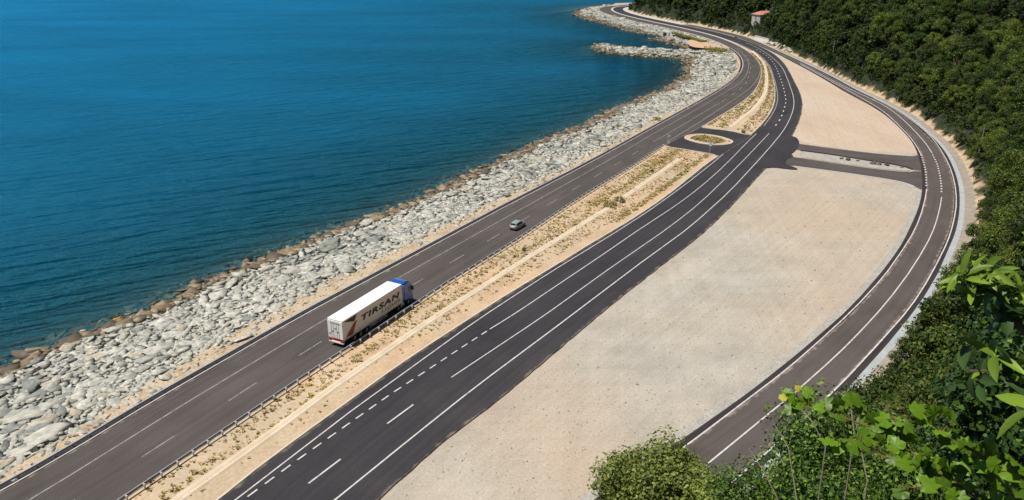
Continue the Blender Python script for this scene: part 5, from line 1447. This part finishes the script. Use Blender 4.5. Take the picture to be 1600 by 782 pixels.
for s in (-1, 1):
    for a, b, c, d_ in ((-1.42, -1.36, -.78, -.78), (-.68, -.68, .05, .05), (.14, .14, .75, .33)):
        quad('side_window', [(a, s * .775, 1.0), (c, s * .775, 1.0), (d_, s * .650, 1.34), (b, s * .650, 1.34)], glass, cab)
    MB().box(-2.0, -1.86, s * .66 - .1, s * .66 + .08, .66, .92).build('rear_lamp', [redl], bd)
    MB().box(1.80, 1.95, s * .55 - .12, s * .55 + .12, .56, .68).build('headlight', [alu], bd)
    MB().box(.55, .72, s * .90 - .08, s * .90 + .08, .95, 1.08, bev=.02).build('mirror', [sil], bd)
    for x in (-1.22, 1.22): wheel(CAR, x, s * .74, .30, .2, s)
MB().box(-2.05, -1.9, -.72, .72, .28, .52, bev=.04).build('rear_bumper', [trim], bd)
MB().box(1.9, 2.02, -.66, .66, .26, .48, bev=.04).build('front_bumper', [trim], bd)
MB().box(-2.02, -1.98, -.26, .26, .66, .78).build('number_plate', [whi], bd)

# ------------------------------------------------------------------ plants close to the viewpoint
def laurel_leaf(seed, L=.13, W=.034):
    r = random.Random(seed); n = 6; V = []; F_ = []
    bend = r.uniform(.15, .45); tw = r.uniform(-.1, .1)
    for i in range(n + 1):
        t = i / n
        w = W * (math.sin(math.pi * min(1, t ** 1.15)) ** .62) * .5 * 1.05 + (.0015 if i in (0, n) else 0)
        x = L * t; z = -bend * L * t * t
        V += [(x, -w, z + w * .55), (x, 0, z), (x, w, z + w * .55 + tw * w)]
    for i in range(n):
        a = i * 3
        F_ += [(a, a + 1, a + 4, a + 3), (a + 1, a + 2, a + 5, a + 4)]
    return V, F_
def vine_leaf(seed, S=.05):
    r = random.Random(seed)
    # lobed outline, angle -> radius
    pts = [(-180, .30), (-150, .70), (-128, .74), (-100, .86), (-72, .74), (-45, .92), (-22, .80), (0, 1.10), (22, .80), (45, .92), (72, .74), (100, .86), (128, .74), (150, .70)]
    V = [(0, 0, 0)]; 
    for a, q in pts:
        q *= r.uniform(.9, 1.1) * S; a = math.radians(a)
        tip = len(V) % 2 == 0
        V.append((q * math.cos(a), q * math.sin(a), (-.30 * q if not tip else .10 * q) - .12 * q * r.random()))
    n = len(pts)
    return V, [(0, 1 + i, 1 + (i + 1) % n) for i in range(n)]
lm_l = leaf_mat('laurel_leaf_lit', (.14, .235, .022), .30, .45, .35, .4, 14.0); lm_d = leaf_mat('laurel_leaf_shaded', (.035, .075, .016), .2, .5, .3, .25)  # one laurel leaf in two tones: sun and shade put into the colour
vm_l = leaf_mat('vine_leaf_light', (.105, .215, .014), .35, .42, .35, .45, 22.0); vm_y = leaf_mat('vine_leaf_yellow', (.45, .42, .03), .3, .55, .3, .2)
LL = {k: [new_mesh('leaf', *laurel_leaf(s, .13 if k == 'l' else .12, .034 if k == 'l' else .040), [lm_l if k == 'l' else lm_d], smooth=True) for s in range(4)] for k in 'ld'}
VL = {k: [new_mesh('leaf', *vine_leaf(s), [vm_l if k == 'l' else vm_y], smooth=True) for s in range(4)] for k in 'ly'}

def ground_at(x, y):
    return float(hill_z(np.array([[x, y]]))[0][0])

def put_leaf(mesh, parent, base, direction, up, scale, roll=0.0):
    x = Vector(direction).normalized(); z = Vector(up); z = (z - x * z.dot(x)).normalized(); y = z.cross(x)
    m = Matrix((x, y, z)).transposed().to_4x4() @ Matrix.Rotation(roll, 4, 'X')
    m.translation = Vector(base) - parent.location
    o = bpy.data.objects.new('leaf', mesh); COL.objects.link(o); o.parent = parent
    o.matrix_local = m @ Matrix.Scale(scale, 4)
    return o

def rel(parent, pts): return [Vector(q) - parent.location for q in pts]
frnd = random.Random(21)

def whorl(parent, c, axis, n, kind, size=1.0, spread=1.0):
    axis = Vector(axis).normalized(); a0 = axis.orthogonal().normalized(); b0 = axis.cross(a0); ph = frnd.uniform(0, 6)
    for k in range(n):
        th = ph + k * 2.4
        out = (a0 * math.cos(th) + b0 * math.sin(th)) * spread + axis * frnd.uniform(-.2, 1.3)
        put_leaf(LL[kind][k % 4], parent, Vector(c) + axis * frnd.uniform(-.08, .03), out, axis + Vector((-.3, -.2, .5)), size * frnd.uniform(.75, 1.15), frnd.uniform(-.4, .4))

def laurel(base, label, branches):
    o = empty('laurel_bush', (base[0], base[1], ground_at(base[0], base[1]) - .05)); tag(o, label, 'bush', 'laurels close to the viewpoint')
    for path, w in branches:
        MB().tube(rel(o, path), [.014 - .010 * i / max(1, len(path) - 1) for i in range(len(path))], 6).build('branch', [M['bark']], o)
        for c, ax, n, kind, sz, spd in w: whorl(o, c, ax, n, kind, sz, spd)
    return o
TR0 = (2.187, 2.366, 48.099)
root1 = (TR0[0], TR0[1], ground_at(TR0[0], TR0[1]) - .1)
UPC = (-.35, -.15, .9)
laurel(root1, 'laurel with leaves coloured as if sunlit at the right edge of the picture',
    [([root1, TR0, (1.936, 2.38, 48.54), (1.777, 2.358, 48.758), (1.695, 2.354, 48.883)],
      [((1.592, 2.339, 48.98), (-.5, -.1, .8), 20, 'l', .68, 1.0), ((1.717, 2.356, 48.887), (.1, -.2, .9), 16, 'l', .68, 1.0), ((1.702, 2.348, 48.813), (.2, .0, -.3), 6, 'd', 1.0, .9)]),
     ([(1.777, 2.358, 48.758), (1.656, 2.362, 48.903), (1.517, 2.332, 48.964)],
      [((1.513, 2.336, 48.972), (-.75, .0, .6), 20, 'l', .68, 1.0), ((1.578, 2.336, 48.891), (-.2, .1, -.5), 6, 'd', 1.0, .8)]),
     ([TR0, (1.83, 2.218, 48.538), (1.656, 2.266, 48.66), (1.558, 2.266, 48.66)],
      [((1.547, 2.266, 48.66), (-.8, .1, .3), 7, 'd', 1.0, .9), ((1.645, 2.282, 48.7), (-.2, .1, .8), 7, 'l', .9, 1.0), ((1.688, 2.23, 48.706), (.2, 0, .6), 6, 'd', 1.1, 1.0)]),
     ([TR0, (1.492, 1.669, 48.782), (1.247, 1.485, 48.996)],
      [((1.211, 1.462, 49.02), (-.7, 0, .5), 5, 'l', .95, 1.1), ((1.197, 1.402, 48.977), (-.8, 0, .25), 4, 'd', .95, 1.0)]),
     ([TR0, (1.696, 2.033, 48.886), (1.549, 2.019, 49.123)],
      [((1.53, 2.022, 49.132), (-.6, 0, .6), 10, 'l', .62, 1.0), ((1.549, 2.05, 49.2), (-.5, 0, .7), 8, 'l', .6, 1.0)])])

def vine(base, label, stems):
    o = empty('climbing_vine', base); tag(o, label, 'vine', 'vines close to the viewpoint')
    for path, n, kind in stems:
        P = [Vector(q) for q in path]
        MB().tube(rel(o, P), [.006 - .004 * i / max(1, len(P) - 1) for i in range(len(P))], 5).build('stem', [M['green_stem']], o)
        for k in range(n):
            t = (k + .5) / n * (len(P) - 1); i = min(int(t), len(P) - 2); f_ = t - i
            q = P[i].lerp(P[i + 1], f_); d = (P[i + 1] - P[i]).normalized()
            side = Vector((frnd.gauss(0, 1), frnd.gauss(0, .5), frnd.gauss(0, .6)))
            tip = q + side.normalized() * frnd.uniform(.02, .06) + Vector((0, 0, .02))
            MB().tube(rel(o, [q, tip]), .0015, 4, cap=False).build('petiole', [M['green_stem']], o)
            nrm = Vector((-.45, -.45, .75)) + Vector((frnd.gauss(0, .3), frnd.gauss(0, .3), frnd.gauss(0, .3)))
            dirn = side + d * frnd.uniform(.2, 1.0) + Vector((-.4, 0, 0))
            put_leaf(VL['y' if kind == 'y' or (kind == 'm' and k >= n - 2) else 'l'][k % 4], o, tip, dirn, nrm, frnd.uniform(.55, .95) * (.55 if kind == 'm' and k >= n - 2 else 1.0))
    return o
vb = (2.182, 2.434, 47.726)
vine(vb, 'climbing vine with light green lobed leaves along the lower right',
    [([vb, (1.819, 2.529, 47.967), (1.637, 2.624, 48.07), (1.529, 2.698, 48.121), (1.368, 2.72, 48.176), (1.239, 2.777, 48.186), (1.178, 2.837, 48.201)], 44, 'm'),
     ([(1.637, 2.624, 48.07), (1.559, 2.625, 48.209), (1.52, 2.644, 48.257)], 6, 'l'),
     ([vb, (1.847, 2.38, 48.132), (1.677, 2.429, 48.257), (1.58, 2.46, 48.336)], 30, 'l'),
     ([vb, (1.83, 2.276, 48.142), (1.737, 2.319, 48.251), (1.643, 2.345, 48.317)], 15, 'l'),
     ([vb, (1.743, 2.137, 48.336), (1.656, 2.141, 48.346)], 10, 'l'),
     ([(1.819, 2.529, 47.967), (1.663, 2.549, 48.016), (1.533, 2.568, 48.064), (1.426, 2.638, 48.106)], 26, 'l'),
     ([(1.529, 2.698, 48.121), (1.421, 2.68, 48.076), (1.341, 2.68, 48.076)], 7, 'l'),
     ([vb, (1.75, 2.339, 48.031), (1.604, 2.362, 48.087), (1.458, 2.366, 48.099)], 10, 'l')])

def near_bush(name, c, r, h, n, leaf, mats, w, label, seed, nclump=40, stem_r=.02, spread_=.38):
    g = ground_at(c[0], c[1])
    o = empty(name, (c[0], c[1], g)); tag(o, label, 'bush', 'bushes close to the viewpoint')
    rg = np.random.default_rng(seed)
    top = c[2] - g
    cen = []
    for k in range(nclump):
        d = rg.normal(size=3); d /= np.linalg.norm(d); q = d * rg.random() ** .4
        cen.append([q[0] * r * .8, q[1] * r * .8, top + q[2] * h * .5, rg.uniform(.6, 1.2)])
    cen = np.array(cen)
    V, F_, _ = leaf_cloud(rg, n, cen, r * spread_, leaf, up=.4)
    link('foliage', quick_mesh('foliage', V, F_, mats, rg.choice(len(mats), n, p=w)), o)
    mb = MB()
    for k in range(10):
        q = cen[k, :3]
        mb.tube([(0, 0, -.1), tuple(q * [.25, .25, .5]), tuple(q * [.7, .7, .85]), tuple(q)], [stem_r, stem_r * .8, stem_r * .5, stem_r * .2], 6)
    mb.build('stem', [M['bark']], o)
    return o
GL = [leaf_mat('glossy_leaf_dark', (.024, .056, .012), .2, .5, .3), leaf_mat('glossy_leaf_mid', (.060, .125, .018), .25, .5, .3), leaf_mat('glossy_leaf_light', (.14, .235, .03), .3, .5, .3)]
near_bush('glossy_bush', (2.876, 5.375, 45.647), .85, 1.2, 20000, .021, GL, (.38, .38, .24), 'glossy dark green small leaved bush at the bottom beside the vine', 31)
near_bush('glossy_bush', (2.512, 5.947, 44.917), .68, .8, 11000, .021, GL, (.36, .4, .24), 'low glossy bush at the bottom edge left of the vine', 32)
near_bush('glossy_bush', (4.463, 6.154, 45.17), .75, 1.2, 14000, .022, GL, (.7, .25, .05), 'dark leafy bush behind the vine leaves', 33)
near_bush('shade_dark_laurel', (3.755, 4.742, 46.765), .62, 1.5, 9000, .034, GL, (.82, .16, .02), 'laurel thicket coloured dark for shade at the right edge', 34)  # both laurel thickets: mostly dark leaves, painting in the shade within
near_bush('shade_dark_laurel', (4.781, 6.251, 46.774), .62, 1.2, 8000, .032, GL, (.8, .18, .02), 'upper dark laurel thicket behind the bright laurel leaves', 35)
near_bush('fine_leaved_tree', (2.829, 12.216, 40.107), 1.5, 1.5, 26000, .042, FERN, (.3, .45, .25), 'fine leaved light green small tree at the bottom centre', 36, nclump=70, stem_r=.06, spread_=.27)
near_bush('fine_leaved_tree', (3.621, 10.89, 40.833), .7, .6, 7000, .034, FERN, (.4, .45, .15), 'lower fine leaved crown beside the larger light green tree', 37, nclump=24, stem_r=.05, spread_=.3)
# bare twigs sticking out of the bushes
for k, (pth, lab) in enumerate([
    ([(2.089, 4.531, 46.232), (2.027, 4.673, 46.59), (1.935, 4.835, 46.729)], 'thin bare twig rising leftmost over the inner road'),
    ([(2.135, 4.339, 46.834), (2.048, 4.403, 46.996), (2.008, 4.521, 47.021)], 'bare twig leaning left below the yellow vine tip'),
    ([(2.14, 3.765, 47.013), (2.101, 3.838, 47.199), (2.119, 3.973, 47.266)], 'upright pale twig under the middle of the vine'),
    ([(2.137, 4.822, 45.879), (1.986, 4.933, 46.16), (1.892, 5.09, 46.286)], 'pale twig arching left at the bottom of the picture'),
    ([(2.242, 4.203, 47.033), (2.213, 4.288, 47.248), (2.171, 4.394, 47.244)], 'short forked twig above the vine against the gutter')]):
    o = empty('bare_twig', pth[0]); tag(o, lab, 'twig', 'bare twigs near the viewpoint')
    g = ground_at(pth[0][0], pth[0][1])
    P = [Vector((pth[0][0] + .1, pth[0][1], g))] + [Vector(q) for q in pth]
    MB().tube(rel(o, P), [.006, .005, .0035, .0015], 5).build('stalk', [M['twig']], o)
    q = (P[2] + P[3]) / 2
    MB().tube(rel(o, [q, q + Vector((.10, .03, .12))]), [.002, .001], 4).build('side_shoot', [M['twig']], o)
